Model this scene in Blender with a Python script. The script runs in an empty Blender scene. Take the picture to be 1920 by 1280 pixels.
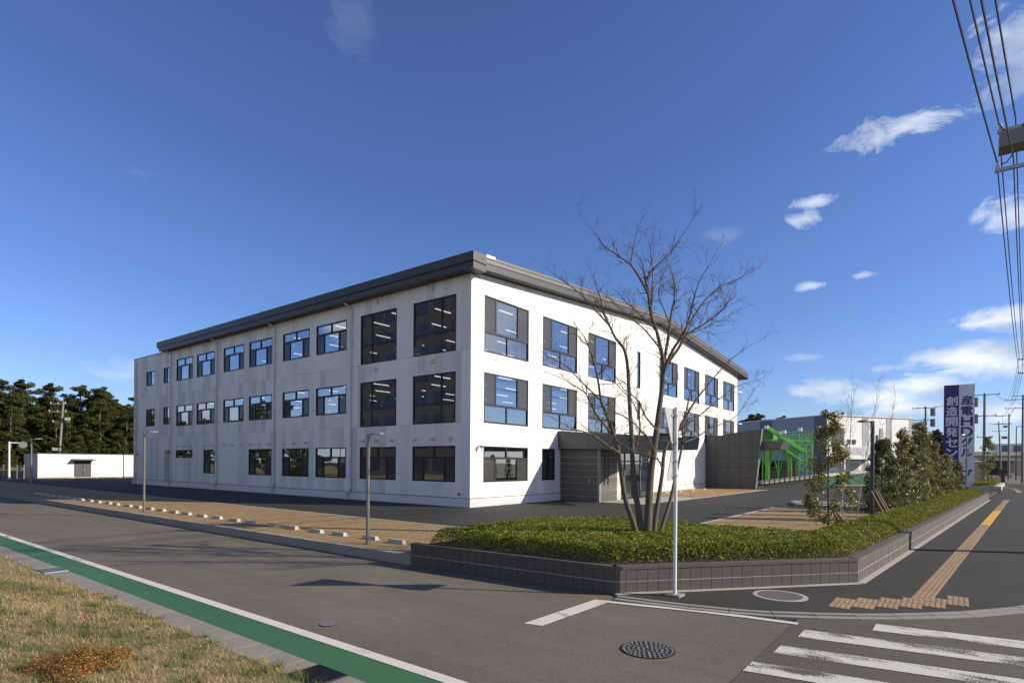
import bpy, math, random
import numpy as np
from mathutils import Matrix, Vector
random.seed(7); RNG = np.random.default_rng(7)
S = bpy.context.scene
COL = S.collection
R = math.radians
# ------------------------------------------------------------------ camera
# world frame: X runs along the sunlit entrance facade, Y along the shaded facade, Z up, the building's near corner at 0,0,0
FPX, YAW, ROLL, SHY = 1085.05, 0.912187, 0.0074387, 227.27
CAMP = Vector((-20.137, -18.049, 2.1))
FWD = Vector((math.sin(YAW), math.cos(YAW), 0)); _rt = Vector((math.cos(YAW), -math.sin(YAW), 0)); _up = Vector((0, 0, 1))
RT = _rt*math.cos(ROLL)+_up*math.sin(ROLL); UP = _up*math.cos(ROLL)-_rt*math.sin(ROLL)
cd = bpy.data.cameras.new('camera'); cam = bpy.data.objects.new('camera', cd); COL.objects.link(cam)
cd.sensor_width = 36; cd.lens = FPX/1920*36; cd.shift_y = SHY/1920; cd.clip_start = .1; cd.clip_end = 4000
cam.matrix_world = Matrix((( RT.x, UP.x, -FWD.x, CAMP.x), (RT.y, UP.y, -FWD.y, CAMP.y), (RT.z, UP.z, -FWD.z, CAMP.z), (0, 0, 0, 1)))
S.camera = cam
def ray(x, y): return FWD+RT*((x-960)/FPX)+UP*((640+SHY-y)/FPX)
def at(x, y, dep): return CAMP+ray(x, y)*dep          # a point seen at photo pixel x,y standing dep metres in front
def G(x, y, z=0.0):
    d = ray(x, y); return CAMP+d*((z-CAMP.z)/d.z)
# ------------------------------------------------------------------ sky, sun, exposure
SUN_AZ = Vector((.485, -.875, 0)).normalized(); SUN_EL = R(25.7)
SUN_DIR = Vector((SUN_AZ.x*math.cos(SUN_EL), SUN_AZ.y*math.cos(SUN_EL), math.sin(SUN_EL)))
W = bpy.data.worlds.new('World'); S.world = W; W.use_nodes = True
wn = W.node_tree; wn.nodes.clear()
def N(t, typ, **kw):
    n = t.nodes.new(typ)
    for k, v in kw.items():
        if k in n.inputs: n.inputs[k].default_value = v
        else: setattr(n, k, v)
    return n
def math_(t, op, a, b=None, clamp=False):
    n = t.nodes.new('ShaderNodeMath'); n.operation = op; n.use_clamp = clamp
    for i, v in enumerate((a, b)):
        if v is None: continue
        if isinstance(v, (int, float)): n.inputs[i].default_value = v
        else: t.links.new(v, n.inputs[i])
    return n.outputs[0]
def build_world():
    t = wn
    out = N(t, 'ShaderNodeOutputWorld'); bg = N(t, 'ShaderNodeBackground'); bg.inputs[1].default_value = .1
    sky = N(t, 'ShaderNodeTexSky'); sky.sky_type = 'NISHITA'; sky.sun_disc = False
    sky.sun_elevation = SUN_EL; sky.sun_rotation = math.atan2(SUN_AZ.x, SUN_AZ.y)
    sky.altitude = 30; sky.air_density = 1.0; sky.dust_density = .3; sky.ozone_density = 2.0
    # deeper contrast and a colder tint, as the photograph's clear winter sky has
    sc_ = t.nodes.new('ShaderNodeVectorMath'); sc_.operation = 'SCALE'; sc_.inputs['Scale'].default_value = .085; t.links.new(sky.outputs[0], sc_.inputs[0])
    gm = N(t, 'ShaderNodeGamma'); gm.inputs['Gamma'].default_value = 1.06; t.links.new(sc_.outputs[0], gm.inputs[0])
    mu = t.nodes.new('ShaderNodeVectorMath'); mu.operation = 'MULTIPLY'; mu.inputs[1].default_value = (8.3, 9.8, 14.5); t.links.new(gm.outputs[0], mu.inputs[0])
    t.links.new(mu.outputs[0], bg.inputs[0])
    tc = N(t, 'ShaderNodeTexCoord'); D = tc.outputs['Generated']
    nz = N(t, 'ShaderNodeTexNoise'); nz.inputs['Scale'].default_value = 13; nz.inputs['Detail'].default_value = 11; nz.inputs['Roughness'].default_value = .64; nz.inputs['Distortion'].default_value = .5
    mp = N(t, 'ShaderNodeMapping'); mp.inputs['Scale'].default_value = (1, 1, 1.9)
    t.links.new(D, mp.inputs[0]); t.links.new(mp.outputs[0], nz.inputs['Vector'])
    nv = math_(t, 'SUBTRACT', nz.outputs[0], .5)
    # clouds: photo position x,y, half width, half height, opacity, roughness of the outline
    blobs = [(1690,238,100,30,.95,2.4),(1525,378,46,13,.6,2.4),(1505,410,36,16,.6,2.4),(1620,515,34,9,.5,2.4),(1525,535,28,9,.55,2.4),(1905,110,80,70,.55,2.6),(1900,400,45,40,.6,3),
             (1880,600,78,30,1.0,1.6),(1850,668,125,42,1.0,1.6),(1650,690,34,10,.75,2.2),(1545,728,62,18,.95,1.6),(1640,745,95,26,1.0,1.8),(1730,722,70,26,1.0,1.8),
             (1720,765,110,18,.95,1.5),(1870,775,80,24,.8,1.8),(665,50,42,42,.06,3.0),(1340,440,40,14,.10,3.0),(255,322,24,10,.08,3.0),(230,700,60,22,.3,3),(1500,670,40,8,.2,2.5),(2150,640,200,90,1,1.6),(2400,760,300,70,1,1.6),(-700,820,260,60,.7,2)]
    vals = None
    for (x, y, hw, hh, op, rg) in blobs:
        c = ray(x, y).normalized()
        r = c.cross(_up).normalized(); u = r.cross(c).normalized()
        k = 1/ray(x, y).length
        sc = FPX
        def dot(v):
            n = t.nodes.new('ShaderNodeVectorMath'); n.operation = 'DOT_PRODUCT'; t.links.new(D, n.inputs[0]); n.inputs[1].default_value = v; return n.outputs['Value']
        a = dot(r*(1/(hw/sc*k))); b = dot(u*(1/(hh/sc*k)))
        front = math_(t, 'GREATER_THAN', dot(c), .3)
        rr = math_(t, 'SQRT', math_(t, 'ADD', math_(t, 'MULTIPLY', a, a), math_(t, 'MULTIPLY', b, b)))
        v = math_(t, 'ADD', math_(t, 'SUBTRACT', 1.0, rr), math_(t, 'MULTIPLY', nv, rg*1.6))
        v = math_(t, 'MULTIPLY', v, 1.05, True); v = math_(t, 'MULTIPLY', math_(t, 'MULTIPLY', math_(t, 'MULTIPLY', v, math_(t, 'SUBTRACT', 1.6, math_(t, 'MULTIPLY', v, .6))), op), front)
        vals = v if vals is None else math_(t, 'MAXIMUM', vals, v)
    # unseen low cumulus outside the frame, added to brighten the shaded facade
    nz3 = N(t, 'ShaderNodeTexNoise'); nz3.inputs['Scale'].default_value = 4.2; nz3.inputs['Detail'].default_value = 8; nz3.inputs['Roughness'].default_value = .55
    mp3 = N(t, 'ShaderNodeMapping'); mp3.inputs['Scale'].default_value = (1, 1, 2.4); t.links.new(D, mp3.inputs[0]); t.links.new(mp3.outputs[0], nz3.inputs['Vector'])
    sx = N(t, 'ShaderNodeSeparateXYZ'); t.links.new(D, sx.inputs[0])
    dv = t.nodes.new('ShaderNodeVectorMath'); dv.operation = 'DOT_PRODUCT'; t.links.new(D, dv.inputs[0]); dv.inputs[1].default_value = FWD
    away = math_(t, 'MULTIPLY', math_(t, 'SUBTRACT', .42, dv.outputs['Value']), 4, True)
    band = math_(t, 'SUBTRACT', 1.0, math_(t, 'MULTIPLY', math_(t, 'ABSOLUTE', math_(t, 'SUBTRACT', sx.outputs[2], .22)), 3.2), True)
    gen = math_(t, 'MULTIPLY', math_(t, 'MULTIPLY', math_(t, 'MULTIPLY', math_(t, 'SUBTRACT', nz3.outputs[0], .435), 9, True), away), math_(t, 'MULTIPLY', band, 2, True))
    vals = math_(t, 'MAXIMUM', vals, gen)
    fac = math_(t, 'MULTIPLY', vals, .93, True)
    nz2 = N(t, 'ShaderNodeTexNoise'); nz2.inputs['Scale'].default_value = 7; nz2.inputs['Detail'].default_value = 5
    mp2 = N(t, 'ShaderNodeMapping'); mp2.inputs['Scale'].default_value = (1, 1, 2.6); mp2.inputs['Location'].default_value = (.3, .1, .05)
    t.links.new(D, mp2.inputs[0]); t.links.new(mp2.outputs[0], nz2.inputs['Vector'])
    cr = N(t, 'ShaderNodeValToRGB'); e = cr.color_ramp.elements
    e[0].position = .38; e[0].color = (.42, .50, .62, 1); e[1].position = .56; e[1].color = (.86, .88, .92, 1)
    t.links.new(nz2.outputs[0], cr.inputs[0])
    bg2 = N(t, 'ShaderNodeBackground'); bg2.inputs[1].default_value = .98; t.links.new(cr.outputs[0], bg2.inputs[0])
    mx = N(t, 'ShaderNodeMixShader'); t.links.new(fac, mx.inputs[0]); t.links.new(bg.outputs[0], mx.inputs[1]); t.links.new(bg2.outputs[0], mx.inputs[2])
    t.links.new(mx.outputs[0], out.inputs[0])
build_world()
sd = bpy.data.lights.new('sun', 'SUN'); sd.energy = 4.7; sd.angle = R(.53); sd.color = (1, .89, .735)
sun = bpy.data.objects.new('sun', sd); COL.objects.link(sun); sun.rotation_euler = SUN_DIR.to_track_quat('Z', 'Y').to_euler()
S.view_settings.view_transform = 'Standard'; S.view_settings.look = 'None'; S.view_settings.exposure = .37; S.view_settings.gamma = 1
S.cycles.use_denoising = True; S.cycles.max_bounces = 8; S.cycles.transparent_max_bounces = 16; S.cycles.caustics_reflective = False; S.cycles.caustics_refractive = False
# ------------------------------------------------------------------ materials
MATS = {}
def mat(name, col, rough=.7, var=.0, nscale=3.0, bump=0.0, bscale=60.0, metal=0.0, speck=0.0, spscale=250.0, spec=.5, stain=0.0, stscale=.35, coords='world', stretch=None, emit=None, col2=None):
    """a procedural surface: base colour broken up by broad noise, fine specks, stains and bump"""
    if name in MATS: return MATS[name]
    m = bpy.data.materials.new(name); m.use_nodes = True; t = m.node_tree; b = t.nodes['Principled BSDF']; MATS[name] = m
    b.inputs['Roughness'].default_value = rough; b.inputs['Metallic'].default_value = metal; b.inputs['Specular IOR Level'].default_value = spec
    if coords == 'world': V = N(t, 'ShaderNodeNewGeometry').outputs['Position']
    else: V = N(t, 'ShaderNodeTexCoord').outputs['Object']
    if stretch:
        mp = N(t, 'ShaderNodeMapping'); mp.inputs['Scale'].default_value = stretch; t.links.new(V, mp.inputs[0]); V = mp.outputs[0]
    def noise(sc, det=4):
        n = N(t, 'ShaderNodeTexNoise'); n.inputs['Scale'].default_value = sc; n.inputs['Detail'].default_value = det; t.links.new(V, n.inputs['Vector']); return n.outputs[0]
    rgb = N(t, 'ShaderNodeRGB'); rgb.outputs[0].default_value = (*col, 1); cur = rgb.outputs[0]
    if col2:
        mx = N(t, 'ShaderNodeMix'); mx.data_type = 'RGBA'; mx.inputs['B'].default_value = (*col2, 1)
        f = math_(t, 'MULTIPLY', math_(t, 'SUBTRACT', noise(nscale), .4), 5, True); t.links.new(f, mx.inputs['Factor']); t.links.new(cur, mx.inputs['A']); cur = mx.outputs['Result']
    def scale_by(cur, f):
        vm = t.nodes.new('ShaderNodeVectorMath'); vm.operation = 'SCALE'; t.links.new(cur, vm.inputs[0]); t.links.new(f, vm.inputs['Scale']); return vm.outputs[0]
    if var: cur = scale_by(cur, math_(t, 'ADD', 1-var, math_(t, 'MULTIPLY', noise(nscale), 2*var)))
    if stain: cur = scale_by(cur, math_(t, 'ADD', 1-stain, math_(t, 'MULTIPLY', noise(stscale, 6), 2*stain)))
    if name.startswith('asphalt'):      # faint streaks worn along the lane, and oil drips
        ms = N(t, 'ShaderNodeMapping'); ms.inputs['Scale'].default_value = (1.5,.07,1); t.links.new(V, ms.inputs[0])
        ns = N(t, 'ShaderNodeTexNoise'); ns.inputs['Scale'].default_value = 1.6; ns.inputs['Detail'].default_value = 5; t.links.new(ms.outputs[0], ns.inputs['Vector'])
        cur = scale_by(cur, math_(t, 'ADD', .76, math_(t, 'MULTIPLY', ns.outputs[0], .48)))
        vo = N(t, 'ShaderNodeTexVoronoi'); vo.inputs['Scale'].default_value = 2.3; t.links.new(V, vo.inputs['Vector'])
        cur = scale_by(cur, math_(t, 'ADD', .80, math_(t, 'MULTIPLY', math_(t, 'MULTIPLY', vo.outputs['Distance'], 6, True), .20)))
    if speck: cur = scale_by(cur, math_(t, 'ADD', 1-speck, math_(t, 'MULTIPLY', noise(spscale, 2), 2*speck)))
    t.links.new(cur, b.inputs['Base Color'])
    if bump:
        bp = N(t, 'ShaderNodeBump'); bp.inputs['Strength'].default_value = bump; bp.inputs['Distance'].default_value = .02
        t.links.new(noise(bscale, 3), bp.inputs['Height']); t.links.new(bp.outputs[0], b.inputs['Normal'])
    if emit:
        b.inputs['Emission Color'].default_value = (*emit[0], 1); b.inputs['Emission Strength'].default_value = emit[1]
    return m
def siding(name, v):
    """ribbed siding: vertical grooves every 10 cm"""
    m = mat(name, (v, v*.97, v*.90), .55, var=.035, nscale=.7)
    t = m.node_tree; b = t.nodes['Principled BSDF']
    g = N(t, 'ShaderNodeNewGeometry'); sx = N(t, 'ShaderNodeSeparateXYZ'); t.links.new(g.outputs['Position'], sx.inputs[0])
    s = math_(t, 'ADD', sx.outputs[0], sx.outputs[1])
    p = math_(t, 'PINGPONG', s, .05); p = math_(t, 'MULTIPLY', p, 40, True)
    bp = N(t, 'ShaderNodeBump'); bp.inputs['Strength'].default_value = .35; bp.inputs['Distance'].default_value = .012
    t.links.new(p, bp.inputs['Height']); t.links.new(bp.outputs[0], b.inputs['Normal'])
    return m
def glass(name, refl=.32, tint=(.66, .70, .72), wob=.003):
    m = bpy.data.materials.new(name); m.use_nodes = True; t = m.node_tree; t.nodes.clear(); MATS[name] = m
    out = N(t, 'ShaderNodeOutputMaterial'); gl = N(t, 'ShaderNodeBsdfGlossy'); gl.inputs['Roughness'].default_value = 0.0; gl.inputs['Color'].default_value = (.80, .86, .96, 1)
    tr = N(t, 'ShaderNodeBsdfTransparent'); tr.inputs['Color'].default_value = (*tint, 1)
    fr = N(t, 'ShaderNodeFresnel'); fr.inputs['IOR'].default_value = 1.5
    f = math_(t, 'ADD', math_(t, 'MULTIPLY', fr.outputs[0], 1-refl), refl, True)
    n = N(t, 'ShaderNodeTexNoise'); n.inputs['Scale'].default_value = .9; n.inputs['Detail'].default_value = 1
    g = N(t, 'ShaderNodeNewGeometry'); t.links.new(g.outputs['Position'], n.inputs['Vector'])
    bp = N(t, 'ShaderNodeBump'); bp.inputs['Strength'].default_value = wob; bp.inputs['Distance'].default_value = 1; t.links.new(n.outputs[0], bp.inputs['Height'])
    t.links.new(bp.outputs[0], gl.inputs['Normal'])
    mx = N(t, 'ShaderNodeMixShader'); t.links.new(f, mx.inputs[0]); t.links.new(tr.outputs[0], mx.inputs[1]); t.links.new(gl.outputs[0], mx.inputs[2]); t.links.new(mx.outputs[0], out.inputs[0])
    return m
def leafmat(name, cols, rough=.45, trans=.25, spec=.5):
    """leaf colours picked per leaf from a ramp, with a little light coming through"""
    m = bpy.data.materials.new(name); m.use_nodes = True; t = m.node_tree; b = t.nodes['Principled BSDF']; MATS[name] = m
    b.inputs['Roughness'].default_value = rough; b.inputs['Specular IOR Level'].default_value = spec
    g = N(t, 'ShaderNodeNewGeometry'); cr = N(t, 'ShaderNodeValToRGB'); el = cr.color_ramp.elements
    while len(el) < len(cols): el.new(.5)
    for i, c in enumerate(cols): el[i].position = i/(len(cols)-1); el[i].color = (*c, 1)
    t.links.new(g.outputs['Random Per Island'], cr.inputs[0]); t.links.new(cr.outputs[0], b.inputs['Base Color'])
    tl = N(t, 'ShaderNodeBsdfTranslucent'); t.links.new(cr.outputs[0], tl.inputs['Color'])
    mx = N(t, 'ShaderNodeMixShader'); mx.inputs[0].default_value = trans; o = t.nodes['Material Output']
    t.links.new(b.outputs[0], mx.inputs[1]); t.links.new(tl.outputs[0], mx.inputs[2]); t.links.new(mx.outputs[0], o.inputs[0])
    return m
# ------------------------------------------------------------------ mesh helpers
class MB:
    """collects shapes in world coordinates; build() links them as ONE mesh object"""
    def __init__(s): s.v = []; s.f = []; s.m = []; s.k = 0
    def add(s, vs, fs):
        o = len(s.v); s.v += [tuple(v) for v in vs]; s.f += [tuple(i+o for i in f) for f in fs]; s.m += [s.k]*len(fs); return s
    def box(s, x0, x1, y0, y1, z0, z1):
        return s.hexa([(x0,y0,z0),(x1,y0,z0),(x1,y1,z0),(x0,y1,z0),(x0,y0,z1),(x1,y0,z1),(x1,y1,z1),(x0,y1,z1)])
    def hexa(s, p): return s.add(p, [(0,3,2,1),(4,5,6,7),(0,1,5,4),(1,2,6,5),(2,3,7,6),(3,0,4,7)])
    def prism(s, pts, z0, z1):
        """vertical prism over a polygon given counter-clockwise"""
        n = len(pts); z0f = z0 if callable(z0) else (lambda p: z0); z1f = z1 if callable(z1) else (lambda p: z1)
        return s.add([(p[0],p[1],z0f(p)) for p in pts]+[(p[0],p[1],z1f(p)) for p in pts],
            [tuple(range(n-1,-1,-1)), tuple(range(n,2*n))]+[(i,(i+1)%n,n+(i+1)%n,n+i) for i in range(n)])
    def sheet(s, pts, z): return s.add([(p[0],p[1],z) for p in pts], [tuple(range(len(pts)))])
    def tube(s, pts, rad, n=8, cap=True):
        pts = [Vector(p) for p in pts]; rs = rad if isinstance(rad, (list, tuple)) else [rad]*len(pts); o = []
        ref = None
        for i, p in enumerate(pts):
            d = (pts[min(i+1,len(pts)-1)]-pts[max(i-1,0)]).normalized()
            if ref is None: ref = Vector((0,0,1)) if abs(d.z) < .9 else Vector((1,0,0))
            a = d.cross(ref)
            if a.length < 1e-4: a = d.cross(Vector((.3,.9,.2)))
            a.normalize(); b = d.cross(a); ref = b.cross(d) if False else ref
            o += [p+(a*math.cos(2*math.pi*k/n)+b*math.sin(2*math.pi*k/n))*rs[i] for k in range(n)]
        f = [(i*n+k, i*n+(k+1)%n, (i+1)*n+(k+1)%n, (i+1)*n+k) for i in range(len(pts)-1) for k in range(n)]
        if cap: f += [tuple(range(n-1,-1,-1)), tuple(range((len(pts)-1)*n, len(pts)*n))]
        return s.add(o, f)
    def disc(s, c, r, z0, z1, n=28): return s.prism([(c[0]+r*math.cos(2*math.pi*k/n), c[1]+r*math.sin(2*math.pi*k/n)) for k in range(n)], z0, z1)
    def bar(s, a, b, w, h=None):
        """a square bar from a to b"""
        a = Vector(a); b = Vector(b); h = h or w; d = (b-a).normalized(); r = d.cross(Vector((0,0,1)))
        if r.length < 1e-3: r = Vector((1,0,0))
        r.normalize(); u = r.cross(d); r *= w/2; u *= h/2
        return s.hexa([a-r-u, a+r-u, b+r-u, b-r-u, a-r+u, a+r+u, b+r+u, b-r+u])
    def build(s, name, mats, parent=None, loc=None, smooth=False, **tags):
        o = Vector(loc) if loc is not None else (Vector(parent.location) if parent is not None and parent.parent is None else Vector((0,0,0)))
        if parent is not None and loc is None and parent.parent is not None:
            o = Vector(parent.location)+Vector(parent.parent.location)
        me = bpy.data.meshes.new(name); me.from_pydata([(v[0]-o.x, v[1]-o.y, v[2]-o.z) for v in s.v], [], s.f)
        for m in (mats if isinstance(mats, (list, tuple)) else [mats]): me.materials.append(m)
        if len(me.materials) > 1: me.polygons.foreach_set('material_index', s.m)
        if smooth: me.polygons.foreach_set('use_smooth', [True]*len(me.polygons))
        me.update(); return link(name, me, parent, o if parent is None else None, **tags)
def link(name, me, parent=None, loc=None, **tags):
    ob = bpy.data.objects.new(name, me); COL.objects.link(ob)
    if loc is not None: ob.location = loc
    if parent is not None: ob.parent = parent
    for k, v in tags.items():
        if v is not None: ob[{'cat': 'category'}.get(k, k)] = v
    return ob
def empty(name, loc, label, cat, group=None, rz=0):
    e = link(name, None, None, loc, label=label, cat=cat, group=group); e.rotation_euler.z = rz; e.empty_display_size = .2; return e
def copy_tree(o, parent=None):
    c = o.copy(); COL.objects.link(c); c.parent = parent
    for ch in list(o.children): copy_tree(ch, c)
    return c
def np_mesh(name, V, Q, mats, midx=None):
    """big meshes of quads from numpy arrays"""
    me = bpy.data.meshes.new(name); nv, nf, k = len(V), len(Q), Q.shape[1]
    me.vertices.add(nv); me.vertices.foreach_set('co', np.asarray(V, np.float32).ravel())
    me.loops.add(nf*k); me.loops.foreach_set('vertex_index', np.asarray(Q, np.int32).ravel())
    me.polygons.add(nf); me.polygons.foreach_set('loop_start', np.arange(0, nf*k, k, dtype=np.int32))
    for m in mats: me.materials.append(m)
    if midx is not None: me.polygons.foreach_set('material_index', np.asarray(midx, np.int32))
    me.update(calc_edges=True); return me
def leaves(C, size, Nrm=None, up=.5, asp=.5, spread=1.0):
    """one folded quad leaf at each centre; returns vertices and quads"""
    n = len(C); d = RNG.normal(size=(n,3))*spread
    if Nrm is not None: d = d*.6+Nrm
    d[:,2] += up; d /= np.linalg.norm(d, axis=1)[:,None]+1e-9
    r = RNG.normal(size=(n,3)); a = np.cross(d, r); a /= np.linalg.norm(a, axis=1)[:,None]+1e-9; b = np.cross(d, a)
    s = (size*(.6+.8*RNG.random(n)))[:,None]
    V = np.stack([C-a*s, C+b*s*asp+d*s*.12, C+a*s, C-b*s*asp+d*s*.12], 1).reshape(-1,3)
    return V, np.arange(4*n).reshape(-1,4)
M = {}
def defmats():
    M['road'] = mat('asphalt_road', (.150,.124,.086), .86, var=.14, nscale=2.2, bump=.5, bscale=90, speck=.62, spscale=48, stain=.26, stscale=.45)
    M['road2'] = mat('asphalt_crossing', (.112,.087,.062), .86, var=.12, nscale=1.8, bump=.6, bscale=80, speck=.65, spscale=45, stain=.25)
    M['walk'] = mat('asphalt_pavement', (.036,.031,.023), .85, var=.12, nscale=1.4, bump=.6, bscale=80, speck=.62, spscale=45, stain=.3)
    M['lot'] = mat('asphalt_new', (.028,.0255,.020), .8, var=.10, nscale=.8, bump=.3, bscale=120, speck=.25, stain=.22, stscale=.25)
    M['conc'] = mat('concrete', (.28,.255,.205), .85, var=.10, nscale=3, bump=.15, bscale=80, speck=.10, stain=.12, stscale=1.2)
    M['conc2'] = mat('concrete_light', (.42,.385,.32), .85, var=.08, nscale=3, bump=.15, speck=.08, stain=.1, stscale=1.5)
    M['gutter'] = mat('gutter_concrete', (.25,.228,.185), .9, var=.15, nscale=2, bump=.3, speck=.18, stain=.2, stscale=.8)
    M['paint'] = mat('road_paint', (.66,.64,.59), .7, var=.06, nscale=6, speck=.12, spscale=120, bump=.2)
    M['green'] = mat('green_paint', (.040,.140,.055), .75, var=.10, nscale=2, speck=.2, spscale=150, stain=.22, stscale=.6, bump=.3)
    M['block'] = mat('planter_block', (.098,.082,.072), .85, var=.14, nscale=5, bump=.35, bscale=45, speck=.15, spscale=160, stain=.12, stscale=2)
    M['mortar'] = mat('mortar', (.40,.39,.37), .9)
    M['tact'] = mat('tactile_worn', (.34,.225,.12), .8, var=.2, nscale=6, speck=.2, stain=.15, stscale=2)
    M['tactY'] = mat('tactile_yellow', (.72,.42,.06), .7, var=.08, nscale=4, speck=.1)
    M['iron'] = mat('cast_iron', (.035,.035,.036), .5, metal=.6, var=.2, nscale=20)
    M['ironhi'] = mat('cast_iron_worn', (.36,.35,.33), .5, metal=.4)
    M['frame'] = mat('dark_aluminium', (.009,.009,.010), .45)
    M['roof'] = mat('roof_fascia', (.050,.051,.054), .5, metal=.2, var=.06, nscale=1.2)
    M['rooflt'] = mat('roof_capping', (.125,.12,.112), .5, metal=.2, var=.08, nscale=1.5)
    M['soffit'] = mat('soffit', (.10,.10,.102), .7, var=.05)
    M['canopy'] = mat('canopy_panel', (.105,.108,.112), .5, metal=.1, var=.06, nscale=.8)
    M['slab'] = mat('dark_panel', (.088,.088,.092), .55, var=.08, nscale=1.2, spec=.4)
    M['white'] = mat('white_paint', (.76,.75,.73), .5, var=.03)
    M['whitesteel'] = mat('white_steel', (.72,.72,.71), .35, var=.04)
    M['greysteel'] = mat('grey_steel', (.17,.17,.165), .4, metal=.3, var=.1)
    M['lampdark'] = mat('dark_steel', (.045,.045,.047), .42, metal=.3)
    M['galv'] = mat('galvanised', (.42,.43,.44), .45, metal=.5, var=.15, nscale=4)
    M['pipe'] = mat('downpipe', (.60,.59,.57), .5)
    M['inter'] = mat('interior_wall', (.33,.325,.32), .8)
    M['ceil'] = mat('interior_ceiling', (.24,.24,.245), .85)
    M['carpet'] = mat('interior_floor', (.12,.12,.13), .9)
    M['tube'] = mat('fluorescent_tube', (1,1,1), .5, emit=((1,.98,.92), 1.25))
    M['plinth'] = mat('plinth', (.70,.69,.67), .6, var=.04, nscale=.8, stain=.05, stscale=1)
    M['poletop'] = mat('pole_concrete', (.23,.22,.205), .85, var=.1, nscale=3, bump=.1)
    M['wire'] = mat('wire_black', (.012,.012,.012), .5)
    M['bark'] = mat('bark', (.125,.098,.074), .9, var=.35, nscale=9, bump=.8, bscale=35, stretch=(3,3,.7))
    M['twig'] = mat('twig_bark', (.13,.098,.075), .9, var=.2, nscale=8)
    M['stake'] = mat('stake_wood', (.30,.20,.115), .85, var=.2, nscale=9)
    M['navy'] = mat('navy_paint', (.018,.024,.145), .4)
    M['signwhite'] = mat('sign_white', (.70,.70,.71), .45, var=.02)
    M['gsteel'] = mat('green_steel', (.15,.50,.055), .45, var=.08)
    M['glass'] = glass('window_glass', .34)
    M['screen'] = None
    for i, v in enumerate((.84,.79,.725,.65)): M['sid%d' % i] = siding('siding_%s' % 'abcd'[i], v)
    m = bpy.data.materials.new('insect_screen'); m.use_nodes = True; t = m.node_tree; b = t.nodes['Principled BSDF']; b.inputs['Base Color'].default_value = (.055,.055,.06,1); b.inputs['Roughness'].default_value = .7
    tr = N(t, 'ShaderNodeBsdfTransparent'); mx = N(t, 'ShaderNodeMixShader'); mx.inputs[0].default_value = .62; o = t.nodes['Material Output']
    t.links.new(tr.outputs[0], mx.inputs[1]); t.links.new(b.outputs[0], mx.inputs[2]); t.links.new(mx.outputs[0], o.inputs[0]); M['screen'] = m
    # small brown permeable pavers in running bond, too fine to model one by one
    m = mat('brown_pavers', (.37,.242,.102), .9, var=.12, nscale=.9, stain=.18, stscale=.5, bump=.0)
    t = m.node_tree; b = t.nodes['Principled BSDF']; src = b.inputs['Base Color'].links[0].from_socket
    g = N(t, 'ShaderNodeNewGeometry'); bt = N(t, 'ShaderNodeTexBrick'); bt.inputs['Scale'].default_value = 1; bt.inputs['Brick Width'].default_value = .2; bt.inputs['Row Height'].default_value = .1; bt.inputs['Mortar Size'].default_value = .008
    bt.inputs['Color1'].default_value = (1.1,1.1,1.1,1); bt.inputs['Color2'].default_value = (.72,.72,.72,1); bt.inputs['Mortar'].default_value = (.35,.32,.3,1)
    t.links.new(g.outputs['Position'], bt.inputs['Vector']); mu = N(t, 'ShaderNodeMix'); mu.data_type = 'RGBA'; mu.blend_type = 'MULTIPLY'; mu.inputs['Factor'].default_value = 1
    t.links.new(src, mu.inputs['A']); t.links.new(bt.outputs['Color'], mu.inputs['B']); t.links.new(mu.outputs['Result'], b.inputs['Base Color'])
    M['paver'] = m
defmats()
RZ = -.20          # road level; the building's forecourt is level 0
# ------------------------------------------------------------------ the setting: ground, roads, pavements, kerbs, markings
def struct(mb, name, m, **k): return mb.build(name, m, None, (0,0,0), kind='structure', **k)
M['earth'] = mat('earth', (.22,.18,.10), .95, var=.25, nscale=.6, col2=(.17,.16,.07))
struct(MB().sheet([(-1500,-1500),(1500,-1500),(1500,1500),(-1500,1500)], -.32), 'ground', M['earth'])
m = MB().sheet([(-16.3,-13.6),(-11.0,-13.6),(-11.0,160),(-16.3,160)], RZ).sheet([(-90,-70),(220,-70),(220,-16.15),(-11,-16.15),(-11,-13.6),(-90,-13.6)], RZ)
struct(m, 'road', M['road'])
struct(MB().sheet([(-60,-40),(60,-40),(60,-16.15),(-60,-16.15)], RZ+.005), 'crossing_asphalt', M['road2'])
# worn paint: small holes where the asphalt shows through
def worn(name, col, thr, sc=9, edge=.5):
    mm = mat(name, col, .7, var=.06, nscale=6, speck=.14, spscale=120, bump=.2)
    t = mm.node_tree; o = t.nodes['Material Output']; b = t.nodes['Principled BSDF']
    g = N(t, 'ShaderNodeNewGeometry'); mp = N(t, 'ShaderNodeMapping'); mp.inputs['Scale'].default_value = (1.6, .55, 1); t.links.new(g.outputs['Position'], mp.inputs[0])
    a = N(t, 'ShaderNodeTexNoise'); a.inputs['Scale'].default_value = 2.2; a.inputs['Detail'].default_value = 3; t.links.new(mp.outputs[0], a.inputs['Vector'])
    c = N(t, 'ShaderNodeTexNoise'); c.inputs['Scale'].default_value = 70; c.inputs['Detail'].default_value = 3; t.links.new(g.outputs['Position'], c.inputs['Vector'])
    f = math_(t, 'ADD', math_(t, 'MULTIPLY', a.outputs[0], .62), math_(t, 'MULTIPLY', c.outputs[0], .38)); f = math_(t, 'MULTIPLY', math_(t, 'SUBTRACT', f, thr), 18, True)
    tr = N(t, 'ShaderNodeBsdfTransparent'); mx = N(t, 'ShaderNodeMixShader'); t.links.new(f, mx.inputs[0]); t.links.new(tr.outputs[0], mx.inputs[1]); t.links.new(b.outputs[0], mx.inputs[2]); t.links.new(mx.outputs[0], o.inputs[0])
    return mm
M['wornpaint'] = worn('worn_crossing_paint', (.62,.585,.50), .43); M['wornline'] = worn('worn_line_paint', (.66,.625,.54), .36)
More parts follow.
